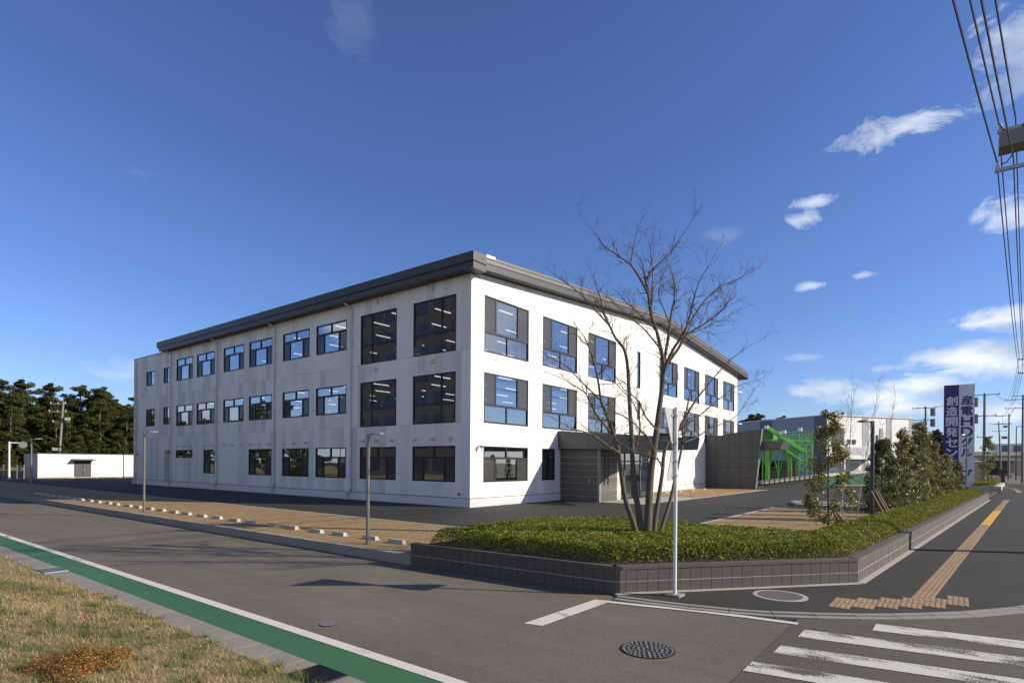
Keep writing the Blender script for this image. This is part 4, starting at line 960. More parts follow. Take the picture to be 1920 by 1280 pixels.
def blades(n, area, hmin, hmax, w, patch, name, mats, pm, label):
    P = np.column_stack([area[0]+(area[1]-area[0])*RNG.random(n), area[2]+(area[3]-area[2])*RNG.random(n)])
    # nearer to the camera more of them
    f = np.sin(P[:,0]*1.9+1)*np.sin(P[:,1]*1.4)+.7*np.sin(P[:,0]*4.3+P[:,1]*3.1)+RNG.normal(size=n)*.25
    keep = (f > patch[0]) & (f < patch[1]); P = P[keep]; n = len(P); f = f[keep]
    z = bankz(P[:,0], P[:,1]); h = hmin+(hmax-hmin)*RNG.random(n)**2; a = RNG.random(n)*6.283; ln = h*(.5+1.1*RNG.random(n))
    dx, dy = np.cos(a), np.sin(a); wx, wy = -dy*w, dx*w
    B = np.column_stack([P, z-.01]); M1 = B+np.column_stack([dx*ln*.35, dy*ln*.35, h*.62]); Tp = B+np.column_stack([dx*ln, dy*ln, h])
    W = np.column_stack([wx, wy, np.zeros(n)])
    Vv = np.stack([B-W, B+W, M1+W*.8, M1-W*.8, Tp], 1).reshape(-1,3)
    i5 = np.arange(n)*5; Qq = np.stack([i5, i5+1, i5+2, i5+3], 1); Q3 = np.stack([i5+3, i5+2, i5+4, i5+4], 1)
    V3 = Vv; me = bpy.data.meshes.new(name)
    loops = np.concatenate([Qq.ravel(), Q3[:,:3].ravel()]); ls = np.concatenate([np.arange(n)*4, n*4+np.arange(n)*3])
    me.vertices.add(len(V3)); me.vertices.foreach_set('co', V3.astype(np.float32).ravel()); me.loops.add(len(loops)); me.loops.foreach_set('vertex_index', loops.astype(np.int32))
    me.polygons.add(2*n); me.polygons.foreach_set('loop_start', ls.astype(np.int32)); me.materials.append(mats); me.update(calc_edges=True)
    link(name, me, None, None, label=label, cat='grass', kind='stuff')
M['dry'] = leafmat('dry_grass', [(.30,.21,.095),(.48,.35,.17),(.64,.49,.26),(.40,.30,.13)], .7, .3)
M['grn'] = leafmat('green_grass', [(.07,.11,.018),(.12,.17,.03),(.19,.23,.05),(.25,.23,.08)], .6, .35)
near = (-20.0,-16.66,-15.4,-4); mid = (-24,-16.66,-9,8)
blades(80000, near, .015, .075, .0022, (-9,.7), 'dry_grass', M['dry'], None, 'dry straw coloured grass covering the roadside bank')
blades(30000, near, .03, .15, .0026, (.55,9), 'green_grass', M['grn'], None, 'green grass tufts growing among the dry grass on the bank')
blades(5000, near, .02, .09, .0026, (-9,9), 'mixed_grass', M['grn'], None, 'thin green blades scattered through the dry grass')
blades(60000, mid, .02, .10, .0035, (-9,.8), 'dry_grass', M['dry'], None, 'dry grass further along the roadside bank')
blades(16000, mid, .02, .11, .004, (.3,9), 'green_grass', M['grn'], None, 'green tufts further along the roadside bank')
def tufts(nc, per, area, hmin, hmax, w, m, name, label):
    """clumps of longer blades leaning outward from one root"""
    cx = area[0]+(area[1]-area[0])*RNG.random(nc); cy = area[2]+(area[3]-area[2])*RNG.random(nc)
    n = nc*per; P = np.column_stack([np.repeat(cx,per), np.repeat(cy,per)])+RNG.normal(size=(n,2))*.035
    P[:,0] = np.minimum(P[:,0], -16.62); sc = np.repeat(.5+RNG.random(nc), per)
    z = bankz(P[:,0], P[:,1]); h = (hmin+(hmax-hmin)*RNG.random(n))*sc; a = RNG.random(n)*6.283; ln = h*(.4+1.3*RNG.random(n))
    d = np.column_stack([np.cos(a), np.sin(a)]); Wv = np.column_stack([-d[:,1]*w, d[:,0]*w, np.zeros(n)])
    B = np.column_stack([P, z-.01]); M1 = B+np.column_stack([d*(ln*.35)[:,None], h*.7]); Tp = B+np.column_stack([d*ln[:,None], h*.85])
    V_ = np.stack([B-Wv, B+Wv, M1+Wv*.8, M1-Wv*.8, M1-Wv*.8, M1+Wv*.8, Tp+Wv*.15, Tp-Wv*.15], 1).reshape(-1,3)
    link(name, np_mesh(name, V_, np.arange(8*n).reshape(-1,4), [m]), None, None, label=label, cat='grass', kind='stuff')
tufts(420, 34, (-20.2,-16.62,-15.2,-5), .03, .10, .0024, M['dry'], 'straw_tufts', 'straw coloured grass clumps leaning over the gutter edge')
tufts(300, 40, (-20.2,-16.60,-15.2,-6), .04, .11, .0026, M['grn'], 'green_tufts', 'lush green grass clumps scattered over the dry bank')
# low reddish shrub at the bottom left, with yellow and green leaves mixed in
sh = G(150,1268,.05); lumps = [(0,0,0,.24,.20),(.22,-.10,0,.18,.15),(-.20,.14,0,.20,.14),(.10,.22,-.02,.17,.12),(-.14,-.18,-.02,.19,.13),(.36,.08,-.03,.12,.10)]
Cs = []; Ns = []
for (lx,ly,lz,lr,lh) in lumps:
    n = int(46000*lr*lr); a = RNG.normal(size=(n,3)); a /= np.linalg.norm(a,axis=1)[:,None]; a[:,2] = np.abs(a[:,2])
    Cs.append(np.array([sh.x+lx,sh.y+ly,bankz(sh.x,sh.y)+lz+.05])+a*np.array([lr,lr,lh])*(.5+.62*RNG.random((n,1))**.7)); Ns.append(a)
C = np.concatenate(Cs); V, Q = leaves(C, np.full(len(C),.0085), Nrm=np.concatenate(Ns), up=.4, asp=.5)
M['redleaf'] = leafmat('red_leaf', [(.16,.03,.012),(.30,.075,.022),(.36,.15,.03),(.42,.30,.05),(.14,.17,.03),(.22,.05,.018)], .5, .25)
link('red_shrub', np_mesh('red_shrub', V, Q, [M['redleaf']]), label='low shrub with reddish brown and yellow leaves in the bottom left corner', cat='shrub')
# ------------------------------------------------------------------ white shed at the back left
SH = empty('shed', (-1.65,62.5,0), 'long low white shed with dark double door before the pines', 'building')
MB().box(-1.65,26,62.5,68,.0,2.74).build('wall', M['white'], SH)
MB().box(-1.72,26.1,62.43,68.1,2.74,2.82).build('roof', M['roof'], SH)
MB().box(-1.69,26,62.46,62.5,.0,.14).build('plinth', M['conc2'], SH)
dd_ = MB().box(1.7,3.3,62.45,62.5,.1,1.98).build('double_door', M['frame'], SH)
MB().box(1.76,2.47,62.43,62.45,.14,1.93).build('door_leaf', mat('door_grey', (.07,.07,.075), .5), dd_); MB().box(2.53,3.24,62.43,62.45,.14,1.93).build('door_leaf', MATS['door_grey'], dd_)
MB().box(2.57,2.7,62.40,62.43,.92,1.0).build('handle', M['galv'], dd_)
MB().hexa([(1.4,61.7,2.0),(3.6,61.7,2.0),(3.6,62.5,2.1),(1.4,62.5,2.1),(1.4,61.7,2.04),(3.6,61.7,2.04),(3.6,62.5,2.18),(1.4,62.5,2.18)]).build('door_awning', M['roof'], SH)
# ------------------------------------------------------------------ pines
M['pine'] = leafmat('pine_needles', [(.022,.032,.009),(.045,.056,.013),(.078,.086,.019),(.11,.105,.026)], .7, .15, .2)
def pine_mesh(h, seed, n=12500):
    g = np.random.default_rng(seed); cl = []
    for i in range(84):
        f = .10+.90*g.random()**.9; r = (2.9*(1-f)**.55+.45)*(.45+.6*g.random()); a = g.random()*6.283
        cl.append((r*math.cos(a), r*math.sin(a), f*h, .42+.5*g.random()*(1.2-f)))
    for i in range(5): cl.append((g.normal()*.15, g.normal()*.15, h*(.9+.025*i), .32))
    cl = np.array(cl); idx = g.integers(0, len(cl), n); off = g.normal(size=(n,3)); off /= np.linalg.norm(off,axis=1)[:,None]; off[:,2] *= .55
    C = cl[idx,:3]+off*cl[idx,3:4]*(.55+.55*g.random((n,1)))
    V, Q = leaves(C, np.full(n,.15), Nrm=off*.6, up=.45, asp=.28); me = np_mesh('crown', V, Q, [M['pine']])
    tm = MB(); tm.tube([(0,0,-.3),(.1,.05,h*.35),(-.05,.1,h*.7),(0,0,h*.97)], [.22,.17,.10,.03], 8)
    for (x,y,z,s_) in cl[::2]: tm.tube([(0,.05,max(.6,z-.5)),(x*.6,y*.6,z-.1),(x,y,z)], [.05,.03,.015], 4, False)
    return me, tm
PN = [pine_mesh(11.4, 11), pine_mesh(10.6, 12), pine_mesh(12.2, 13), pine_mesh(9.8, 14)]; ptr = [None]*4
def pine(x, y, k, sc, rz, label, group):
    e = empty('pine_tree', (x,y,-.3), label, 'tree', group, rz); e.scale = (sc,sc,sc); link('crown', PN[k][0], e)
    if ptr[k] is None: o = PN[k][1].build('trunk', M['bark'], e, (0,0,0)); ptr[k] = o.data
    else: link('trunk', ptr[k], e)
pr_ = random.Random(5)
lbl = 'dark green pine in the dense belt behind the white shed'
for row in range(5):
    for i in range(14):
        x = -15+2.9*i+pr_.uniform(-.8,.8)+row*.9; y = 75+row*3.6+pr_.uniform(-1,1)
        if x > 27: continue
        pine(x, y, pr_.randint(0,3), pr_.uniform(.82,1.0)+row*.035, pr_.uniform(0,6.28), lbl, 'pine belt behind the shed')
for i in range(16):
    pine(-9+2.3*i, 72.6+pr_.uniform(-.6,.6), pr_.randint(0,3), pr_.uniform(.34,.5), pr_.uniform(0,6.28), 'small dark pine at the front foot of the belt behind the shed', 'small pines at the foot of the belt')
for i in range(16):
    pine(-30+pr_.uniform(-2,2), 58+3.9*i, pr_.randint(0,3), pr_.uniform(.8,1.0), pr_.uniform(0,6.28), 'pine across the road, mirrored in the lower windows of the shaded facade', 'pines across the road')
def pine_at(px, top, dep, k, lab, grp):
    p = at(px, 873, dep); h = (871-top)/FPX*dep+2.4; pine(p.x, p.y, k, h/11.4, px*.37, lab, grp)
for i, (px, tp) in enumerate(((1716,818),(1722,810),(1729,818),(1737,820),(1743,812),(1749,804),(1755,809),(1761,808),(1768,814),(1776,818),(1790,826))): pine_at(px, tp, 132+3*(i%2), i%4, 'distant dark pine between the white warehouse and the sign tower', 'distant pines beside the warehouse')
for i, (px, tp) in enumerate(((1388,797),(1396,794),(1404,785),(1411,779),(1418,781),(1424,784),(1436,792),(1445,788),(1453,790),(1466,788))): pine_at(px, tp, 122+4*(i%2), (i+1)%4, 'distant dark pine rising behind the grey warehouse side', 'distant pines behind the warehouse')
# dry bank below the pines
m = MB(); m.hexa([(-60,69,-.2),(60,69,-.2),(60,95,-.2),(-60,95,-.2),(-60,73,1.1),(60,73,1.1),(60,95,1.6),(-60,95,1.6)])
struct(m, 'dry_bank', M['bank'])
# apartment block across the road, seen mirrored in the tall windows
AP = empty('apartment_block', (-37,44,0), 'plain grey apartment block across the road, mirrored in the tall windows', 'building')
MB().box(-47,-35,32,56,-.3,26).build('wall', mat('apartment_grey', (.07,.067,.064), .8, var=.08, nscale=.4), AP)
apw = None
for fz in range(8):
    for j in range(7):
        if apw is None: o = MB().box(0,.06,0,2.2,0,1.5).build('window', mat('apartment_window', (.03,.045,.075), .35), AP, (0,0,0)); apw = o.data
        else: o = link('window', apw, AP)
        o.location = (2.0, -11.4+3.3*j, 1+3.05*fz)
# ------------------------------------------------------------------ poles and wires
def upole(base, h, label, arms=(), r=(.16,.09), lean=None, group='utility poles along the road', extra=None, adir=(0,1,0)):
    e = empty('utility_pole', base, label, 'utility pole', group); b = Vector(base); t = b+Vector((0,0,h))+(Vector(lean) if lean else Vector((0,0,0)))
    MB().tube([b-Vector((0,0,.3)), t], list(r), 12).build('pole', M['poletop'], e); d = Vector(adir).normalized()
    for (z, l0, l1) in arms:
        c = b+(t-b)*(z/h); MB().bar(c+d*l0, c+d*l1, .09, .09).build('crossarm', M['galv'], e)
        n = 3
        for i in range(n):
            q = c+d*(l0+(l1-l0)*(i/(n-1)*.94+.03)); MB().tube([q+Vector((0,0,.04)), q+Vector((0,0,.10)), q+Vector((0,0,.16)), q+Vector((0,0,.24))], [.03,.065,.045,.02], 8).build('insulator', M['whitesteel'], e)
    if extra:
        for kind, z, l in extra:
            c = b+(t-b)*(z/h)+d*l
            if kind == 'box': MB().box(c.x-.3,c.x+.3,c.y-.40,c.y+.34,c.z-.20,c.z+.20).build('switch_box', mat('transformer_grey', (.22,.215,.20), .6, var=.1), e)
            else: MB().disc((c.x,c.y), .3, c.z-.5, c.z+.5, 16).build('transformer', MATS.get('transformer_grey') or mat('transformer_grey', (.22,.215,.20), .6, var=.1), e)
    return e
P0 = (.4,-19.8,RZ)
p0 = upole(P0, 12.2, 'near concrete utility pole just outside the right edge, its arms reaching into view', [(11.4,-1.2,1.0),(10.35,-1.2,1.05)], (.19,.12), extra=[('box',11.05,.62)])
b0 = Vector(P0)
# jumper cables on the near pole
for k, (a, c, s_) in enumerate((((.98,11.62),(.62,11.25),.35),((.35,11.62),(.7,11.25),.3),((.62,10.75),(.98,10.5),.25),((.5,10.75),(.1,10.55),.25))):
    A = b0+Vector((-.1,a[0],a[1])); C_ = b0+Vector((.0,c[0],c[1])); MB().tube([A, (A+C_)/2+Vector((0,0,-s_*.5)), C_], .014, 6).build('jumper_cable', M['wire'], p0)
far_poles = [((46.6,-22.9,RZ), 12.0, [(11.6,-1.2,.9),(10.4,-1.2,.9)], None, 'utility pole on the pavement edge at the right frame edge', None),
 ((59.8,-20.1,0), 9.9, [(9.75,-1.3,1.3),(7.5,-1.0,1.0),(5.2,-.7,.6)], None, 'thick utility pole with transformers right beside the sign tower', [('t',9.0,.8),('t',7.2,.8)]),
 ((86.4,-24.9,0), 12.0, [(11.4,-.4,1.9),(10.2,-.4,1.9),(11.9,-1,1)], None, 'tall utility pole with double crossarms at the far right', None),
 ((109,-24.6,0), 11.0, [(10.7,-.3,1.9),(9.3,-.3,1.9)], None, 'slender pale utility pole beside the distant overpass', [('box',7.0,.6)]),
 ((74.5,-14.4,0), 10.0, [(9.8,-1.2,1.5),(8.2,-1.0,1.3),(6,-.5,.5)], None, 'utility pole standing left of the sign tower before the pines', [('t',9.2,-.8),('t',7.8,-.8)]),
 ((139,-25,0), 11.5, [(11,-1.4,1.4),(9.5,-1.2,1.2)], (-1.2,.6,0), 'leaning distant utility pole before the overpass', [('box',10.4,-1)]),
 ((130,-18,0), 9.0, [(8.6,-1,1),(7.6,-1,1)], None, 'small distant utility pole beside the thick one', [('t',5.5,-.6)])]
for (b, h, arms, lean, lb, ex) in far_poles: upole(b, h, lb, arms, (.17,.10), lean, extra=ex)
bp = at(108, 872, 73); upole((bp.x,bp.y,-.2), 9.6, 'pale leaning utility pole rising behind the white shed', [(9.3,-.3,1.4),(8.3,-.4,1.5),(7.0,-.8,1.0)], (.17,.11), (.45,-.35,0), 'pole behind the shed', [('box',7.4,-.5),('box',3.6,.6)], (-.79,.61,0))
WIRES = []
def wire(a, b, sag, lab, r=.013, n=22):
    a = Vector(a); b = Vector(b); pts = [a+(b-a)*(i/n)+Vector((0,0,-sag*4*(i/n)*(1-i/n))) for i in range(n+1)]
    return MB().tube(pts, r, 5).build('power_line', M['wire'], None, a, label=lab, cat='wire', group='power lines along the road')
q1 = Vector((46.6,-22.9,RZ)); qb = Vector((-34,-16.2,RZ)); q2 = Vector((86.4,-24.9,0))
k = 0
for (dy, z, nm) in ((.97,11.65,'outer upper'),(.62,11.65,'inner upper'),(-.55,11.65,'far upper'),(1.0,10.6,'outer lower'),(.66,10.6,'inner lower'),(-.5,10.6,'far lower')):
    A = b0+Vector((0,dy,z))
    wire(qb+Vector((0,dy*1.05,z+.3)), A, .75, nm+' power line passing overhead to the near pole', .02)
    wire(A, q1+Vector((0,dy*.85,z+.2)), .6, nm+' power line running from the near pole along the road', .018)
    wire(q1+Vector((0,dy*.85,z+.2)), q2+Vector((0,dy+.6,z)), .9, nm+' power line beyond the second pole', .016)
for (a, b, lb) in (((59.8,-19,9.8),(74.5,-13.4,9.9),'upper service wire left of the sign tower'),((59.8,-21,9.8),(86.4,-24,11.4),'upper wire right of the sign tower'),((59.8,-20.8,7.5),(86.4,-24,10.2),'lower wire right of the sign tower'),((86.4,-24,11.4),(109,-23.5,10.7),'upper wire between the two far poles'),((86.4,-24,10.2),(109,-23.5,9.3),'lower wire between the two far poles'),((109,-23.8,10.7),(139,-25,11),'distant upper wire towards the overpass')):
    wire(a, b, .5, lb, .02)
upole((-34,-16.2,RZ), 12.4, 'utility pole behind the camera carrying the overhead lines', [(11.7,-1.2,1.1),(10.6,-1.2,1.1)])
def far_lamp(base, h, L, label):
    e = empty('street_lamp', base, label, 'street lamp', 'far street lamps'); b = Vector(base)
    MB().tube([b, b+Vector((0,0,h))], [.09,.06], 10).build('pole', M['lampdark'], e); MB().bar(b+Vector((0,0,h)), b+Vector((L*.6,-L*.8,h)), .1, .1).build('arm', M['lampdark'], e)
    MB().box(b.x+L*.6-.1,b.x+L*.6+.3,b.y-L*.8-.4,b.y-L*.8+.1,h+b.z-.08,h+b.z+.06).build('lamp_head', M['galv'], e)
p = at(1905,897,88); far_lamp((p.x,p.y,0), 8.2, .9, 'dark street lamp on the pavement edge at the far right')
p = at(1874,893,118); far_lamp((p.x,p.y,0), 8.2, .9, 'dark street lamp further off before the overpass')
p = at(1812,912,46); lamp((p.x,p.y,0), 4.6, (-.4,.5,0), 'thin lamp post standing in front of the white half of the sign tower', dark=False, r=.05)
# ------------------------------------------------------------------ warehouse on the right
WC = at(1550,873,100); KW = 100/75; WC = Vector((WC.x,WC.y,0)); fd = Vector((.839,-.545,0)).normalized(); sd_ = Vector((-fd.y, fd.x, 0))
WH = empty('warehouse', WC, 'white flat roofed warehouse with grey bands behind the young trees', 'building')
def wb(mb, u0, u1, v0, v1, z0, z1):
    P_ = lambda u, v, z: WC+fd*(u*KW)+sd_*(v*KW)+Vector((0,0,(z-2.1)*KW+2.1))
    return mb.hexa([P_(u0,v0,z0),P_(u1,v0,z0),P_(u1,v1,z0),P_(u0,v1,z0),P_(u0,v0,z1),P_(u1,v0,z1),P_(u1,v1,z1),P_(u0,v1,z1)])
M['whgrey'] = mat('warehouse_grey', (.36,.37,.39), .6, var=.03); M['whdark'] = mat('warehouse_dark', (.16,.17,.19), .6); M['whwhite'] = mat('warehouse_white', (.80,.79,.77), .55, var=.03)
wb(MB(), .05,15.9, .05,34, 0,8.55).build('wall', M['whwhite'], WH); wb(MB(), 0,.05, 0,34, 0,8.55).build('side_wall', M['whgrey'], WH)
for v0, v1 in ((0,2.0),(9.5,11.8),(20,22.5)): wb(MB(), -.03,0, v0,v1, 0,8.56).build('dark_band', M['whdark'], WH)
for u0, u1 in ((6.2,7.4),(10.6,11.6),(14.9,15.9)): wb(MB(), u0,u1, .02,.05, 0,8.5).build('grey_band', M['whgrey'], WH)
wb(MB(), -.08,16, -.08,34, 8.55,8.68).build('roof_edge', M['whitesteel'], WH)
ww = wb(MB(), .9,2.9, -.02,.05, 4.5,6.9).build('window', M['frame'], WH)
for u in (1.0,1.66,2.32): wb(MB(), u,u+.52, -.03,-.02, 4.6,6.8).build('pane', mat('warehouse_pane', (.10,.09,.085), .3), ww)
for u in (3.6,4.5): wb(MB(), u,u+.5, -.05,.05, 4.9,5.5).build('vent_louvre', M['frame'], WH)
bc = wb(MB(), 1.0,7.4, -1.7,.05, 2.9,3.3).build('balcony', M['whwhite'], WH)
for i in range(12): wb(MB(), 1.05+.57*i,1.1+.57*i, -1.68,-1.64, 3.3,4.4).build('baluster', M['whitesteel'], bc)
wb(MB(), 1.0,7.4, -1.7,-1.64, 4.4,4.48).build('handrail', M['whitesteel'], bc); wb(MB(), 1.0,7.4, -1.66,-1.65, 3.35,4.35).build('balcony_screen', mat('pale_mesh', (.55,.55,.54), .7), bc)
for u in (1.2,7.1): wb(MB(), u,u+.2, -1.6,-1.4, 0,2.9).build('balcony_post', M['whitesteel'], bc)
wb(MB(), 2.0,5.6, -.01,.05, 0,2.4).build('shutter_door', mat('beige_shutter', (.45,.42,.37), .6), WH)
for u in (8.7,13.2): wb(MB(), u,u+.35, -.02,.05, 4.6,6.2).build('window', M['frame'], WH)
wb(MB(), 9.6,9.72, -.15,-.03, 2.2,7.2).build('downpipe', M['galv'], WH)
# ------------------------------------------------------------------ green steel plant
GD = 63; GP = empty('green_steel_plant', at(1470,873,GD)-Vector((0,0,2.0)), 'bright green steel conveyor structure with stairs beside the dark slab wall', 'machine')
GP.location.z = 0
def gb(x0, y0, x1, y1, w, d0=0, d1=0, name='beam', m=None): return MB().bar(at(x0,y0,GD+d0), at(x1,y1,GD+d1), w).build(name, m or M['gsteel'], GP)
def gz(px, dep): return at(px, 873, dep)
for px in (1419,1430,1439,1460,1481,1497,1511,1522):
    for d in (0, 4.5):
        q = gz(px, GD+d); w = .2 if px in (1439,1481) else .06
        MB().box(q.x-w,q.x+w,q.y-w,q.y+w,0,3.7 if px < 1490 else 5.2).build('column', M['gsteel'], GP)
for d in (0, 4.5):
    gb(1414,843,1512,843,.26,d,d); gb(1414,826,1527,826,.22,d,d); gb(1414,862,1440,862,.10,d,d); gb(1497,862,1524,862,.10,d,d)
    for x0, x1 in ((1419,1439),(1439,1460),(1460,1481),(1481,1497)): gb(x0,893,(x0+x1)/2,846,.10,d,d,'brace'); gb(x1,893,(x0+x1)/2,846,.10,d,d,'brace')
    for x0 in (1497,1511):
        for y in (826,838,850,862,874): gb(x0,y,x0+12,y+11,.08,d-.3,d-.3,'brace'); gb(x0+12,y,x0,y+11,.08,d-.3,d-.3,'brace')
for px in (1419,1439,1460,1481,1511): gb(px,843,px,843,.2,0,4.5); gb(px,826,px,826,.18,0,4.5)
c0 = at(1436,812,GD+2); MB().box(c0.x-1.0,c0.x+.9,c0.y-1.0,c0.y+1.0,4.5,5.6).build('hopper', mat('green_dark_steel', (.05,.22,.03), .5, var=.2, nscale=1), GP)
for dd0 in (-.5,.5): gb(1438,802,1506,846,.22,dd0,dd0,'conveyor_rail'); gb(1441,799,1508,842,.08,dd0,dd0,'handrail'); gb(1447,824,1500,862,.14,dd0-1,dd0-1,'stair_stringer')
for i in range(22):
    f = i/21; p = at(1439+67*f, 802+44*f, GD); MB().box(p.x-.30,p.x+.30,p.y-.3,p.y+.3,p.z-.05,p.z+.04).build('conveyor_roller', M['gsteel'], GP)
    p = at(1447+53*f, 824+38*f, GD-1); MB().box(p.x-.35,p.x+.35,p.y-.1,p.y+.1,p.z-.02,p.z+.02).build('stair_tread', M['gsteel'], GP)
for y0 in (808,814,820): gb(1466,y0+2,1527,y0-1,.05,0,0,'handrail'); gb(1466,y0+2,1527,y0-1,.05,4.5,4.5,'handrail')
for px in range(1468,1530,6): gb(px,826,px,808,.05,0,0,'rail_post')
for px, y in ((1437,801),(1462,812),(1470,810),(1500,805)): q = at(px,y,GD-.5); MB().box(q.x-.18,q.x+.18,q.y-.18,q.y+.18,q.z-.15,q.z+.2).build('motor_box', M['whitesteel'], GP)
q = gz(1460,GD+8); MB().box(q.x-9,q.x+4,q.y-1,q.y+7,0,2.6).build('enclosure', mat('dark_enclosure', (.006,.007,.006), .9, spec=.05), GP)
# low white kerb wall and black rail fence in front of the plant
a0 = at(1400,907.5,58); a1 = at(1532,891.5,61); a2 = at(1660,880,70)
LW = MB().bar(a0, a1, .45, .32).bar(a1, a2, .45, .32)
LW.build('low_wall', M['conc2'], None, a0, label='low pale concrete wall in front of the green steel plant', cat='wall')
eb = MB()
for p_, q_ in ((a0,a1),(a1,a2)):
    n_ = Vector((-ff0.x,-ff0.y,0)) if (ff0 := Vector((FWD.x,FWD.y,0))) else None
    p1_, q1_ = p_+n_*2.2, q_+n_*2.2
    eb.add([(p_.x,p_.y,p_.z-.1),(q_.x,q_.y,q_.z-.1),(q1_.x,q1_.y,-.02),(p1_.x,p1_.y,-.02)], [(0,1,2,3)])
struct(eb, 'embankment', M['lot']); eb2 = MB(); eb2.add(eb.v[4:8], [(0,1,2,3)]); o_ = struct(eb2, 'turf_bank', M['turf']); o_.location.z = .012
RFN = empty('rail_fence', (a0.x,a0.y,0), 'black rail fence along the low wall by the green steel plant', 'fence')
n = 14; off = Vector((-FWD.x,-FWD.y,0))*.5
for i in range(n+1):
    q = a0+(a1-a0)*(i/n)+off; MB().box(q.x-.03,q.x+.03,q.y-.03,q.y+.03,q.z-.6,q.z+1.0).build('post', M['lampdark'], RFN)
for z in (.3,.62,.95): MB().bar(a0+off+Vector((0,0,z)), a1+off+Vector((0,0,z)), .035, .04).build('rail', M['lampdark'], RFN)
# ------------------------------------------------------------------ overpass, far building, car, black fence
oc = at(1880,873,150); OV = empty('overpass', (oc.x,oc.y,0), 'pale concrete road overpass crossing the far end of the street', 'bridge')
rr_ = Vector((RT.x,RT.y,0)).normalized(); ff = Vector((FWD.x,FWD.y,0))
def ob(mb, r0, r1, f0, f1, z0, z1):
    P_ = lambda r, f, z: Vector((oc.x,oc.y,0))+rr_*r+ff*f+Vector((0,0,z))
    return mb.hexa([P_(r0,f0,z0),P_(r1,f0,z0),P_(r1,f1,z0),P_(r0,f1,z0),P_(r0,f0,z1),P_(r1,f0,z1),P_(r1,f1,z1),P_(r0,f1,z1)])
ob(MB(), -9,40, 0,10, 3.6,4.9).build('deck', M['conc'], OV); ob(MB(), -9,40, -.2,0, 4.9,5.9).build('parapet', M['conc2'], OV)
for r in (-8,2.5,14,26): ob(MB(), r,r+1.4, 1,9, -.3,3.6).build('pier', M['conc'], OV)
ob(MB(), -9,40, 12,13, -.3,3.5).build('back_wall', mat('underpass_wall', (.25,.25,.25), .8), OV)
for i in range(9): ob(MB(), -8+3.2*i,-7.85+3.2*i, -.25,-.2, 4.9,6.3).build('parapet_post', M['galv'], OV)
oc2 = at(1879,873,190); FB = empty('far_building', (oc2.x,oc2.y,0), 'small white building with grey louvres seen above the overpass', 'building')
MB().box(oc2.x-4.5,oc2.x+3,oc2.y-5,oc2.y+3,-.3,9.4).build('wall', M['white'], FB)
for t_ in (-.6,-3.4):
    q = Vector((oc2.x-4.55,oc2.y+t_,0)); MB().box(q.x-.05,q.x+.05,q.y-.9,q.y+.9,6.6,8.8).build('louvre', M['whdark'], FB)
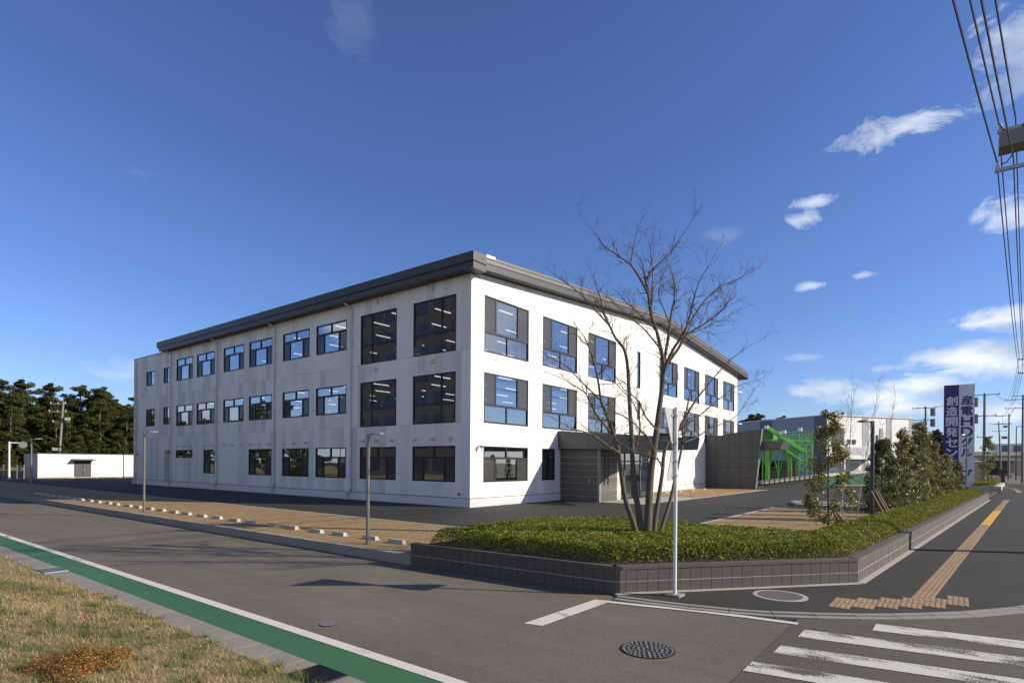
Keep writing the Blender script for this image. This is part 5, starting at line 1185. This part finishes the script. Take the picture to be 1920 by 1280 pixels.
def car(base, rz, col, label):
    e = empty('parked_car', base, label, 'car', None, rz)
    def b(name, mb, m): 
        o = mb.build(name, m, e, (0,0,0)); return o
    pr = [(-2.0,.35),(2.0,.35),(2.05,.75),(1.2,.92),(.75,1.42),(-1.3,1.45),(-1.95,.95)]
    k = len(pr); mb = MB(); mb.add([(x,y,z) for y in (-.82,.82) for x, z in pr], [tuple(range(k)), tuple(range(2*k-1,k-1,-1))]+[(i,k+i,k+(i+1)%k,(i+1)%k) for i in range(k)])
    bd = b('body', mb, mat('car_red', (.32,.025,.025), .3))
    mb = MB(); mb.hexa([(-1.25,-.83,.98),(1.0,-.83,.98),(1.0,.83,.98),(-1.25,.83,.98),(-1.1,-.83,1.36),(.68,-.83,1.36),(.68,.83,1.36),(-1.1,.83,1.36)]); b('side_window', mb, mat('car_glass', (.02,.02,.025), .1))
    mb = MB(); mb.hexa([(-1.99,-.65,1.0),(-1.9,-.65,1.0),(-1.9,.65,1.0),(-1.99,.65,1.0),(-1.5,-.6,1.38),(-1.4,-.6,1.38),(-1.4,.6,1.38),(-1.5,.6,1.38)]); b('rear_window', mb, MATS['car_glass'])
    for x in (-1.25,1.25):
        for y in (-.8,.8): b('wheel', MB().tube([(x,y-.1,.31),(x,y+.1,.31)], .31, 16), M['iron'])
    for y in (-.7,.55): b('tail_light', MB().box(-2.03,-1.97,y,y+.15,.7,.95), mat('tail_light', (.5,.02,.02), .3))
cp = at(1885,892,118); car((cp.x,cp.y,RZ), R(-5), None, 'small red car waiting on the far road before the overpass')
f0 = G(1853,902,0); f1 = G(1872,894,0); BF = empty('slat_fence', (62,-21.4,0), 'black screen fence at the pavement edge beyond the sign tower', 'fence')
for i in range(16):
    x = 62+1.0*i; MB().box(x,x+.92,-21.9-.03*i,-21.84-.03*i,.15,1.75).build('fence_panel', M['frame'], BF)
    MB().box(x+.92,x+1.0,-21.95-.03*i,-21.8-.03*i,0,1.8).build('post', M['lampdark'], BF)
# left background: wire fence and mirror pole
f0 = at(-5,873,66); f1 = at(45,873,62); WF = empty('wire_fence', (f0.x,f0.y,0), 'grey mesh fence beside the white shed at the left edge', 'fence')
a = Vector((f0.x,f0.y,0)); b = Vector((f1.x,f1.y,0))
for i in range(5): q = a+(b-a)*(i/4); MB().tube([q, q+Vector((0,0,1.5))], .04, 8).build('post', M['galv'], WF)
for i in range(11): MB().bar(a+Vector((0,0,.15+.13*i)), b+Vector((0,0,.15+.13*i)), .025).build('mesh_wire', M['galv'], WF)
q = at(17,873,60); MP = empty('mirror_pole', (q.x,q.y,0), 'white pole with arm and round mirror at the left edge', 'pole')
q = Vector((q.x,q.y,0)); MB().tube([q, q+Vector((0,0,3.9))], .09, 10).build('pole', M['whitesteel'], MP); MB().bar(q+Vector((0,0,3.8)), q+Vector((.9,-.5,3.8)), .1).build('arm', M['whitesteel'], MP)
c = q+Vector((.95,-.75,3.6)); MB().tube([c+Vector((-.03,-.05,0)), c+Vector((.03,.05,0))], .35, 18).build('mirror', M['galv'], MP)
q = at(36,902,57); b = MB()
for i in range(26): b.box(q.x+pr_.uniform(-.7,.7)-.12,q.x+pr_.uniform(-.1,.1)+.6,q.y+pr_.uniform(-.4,.4),q.y+.5+pr_.uniform(0,.3),.0,.35+pr_.uniform(0,.35))
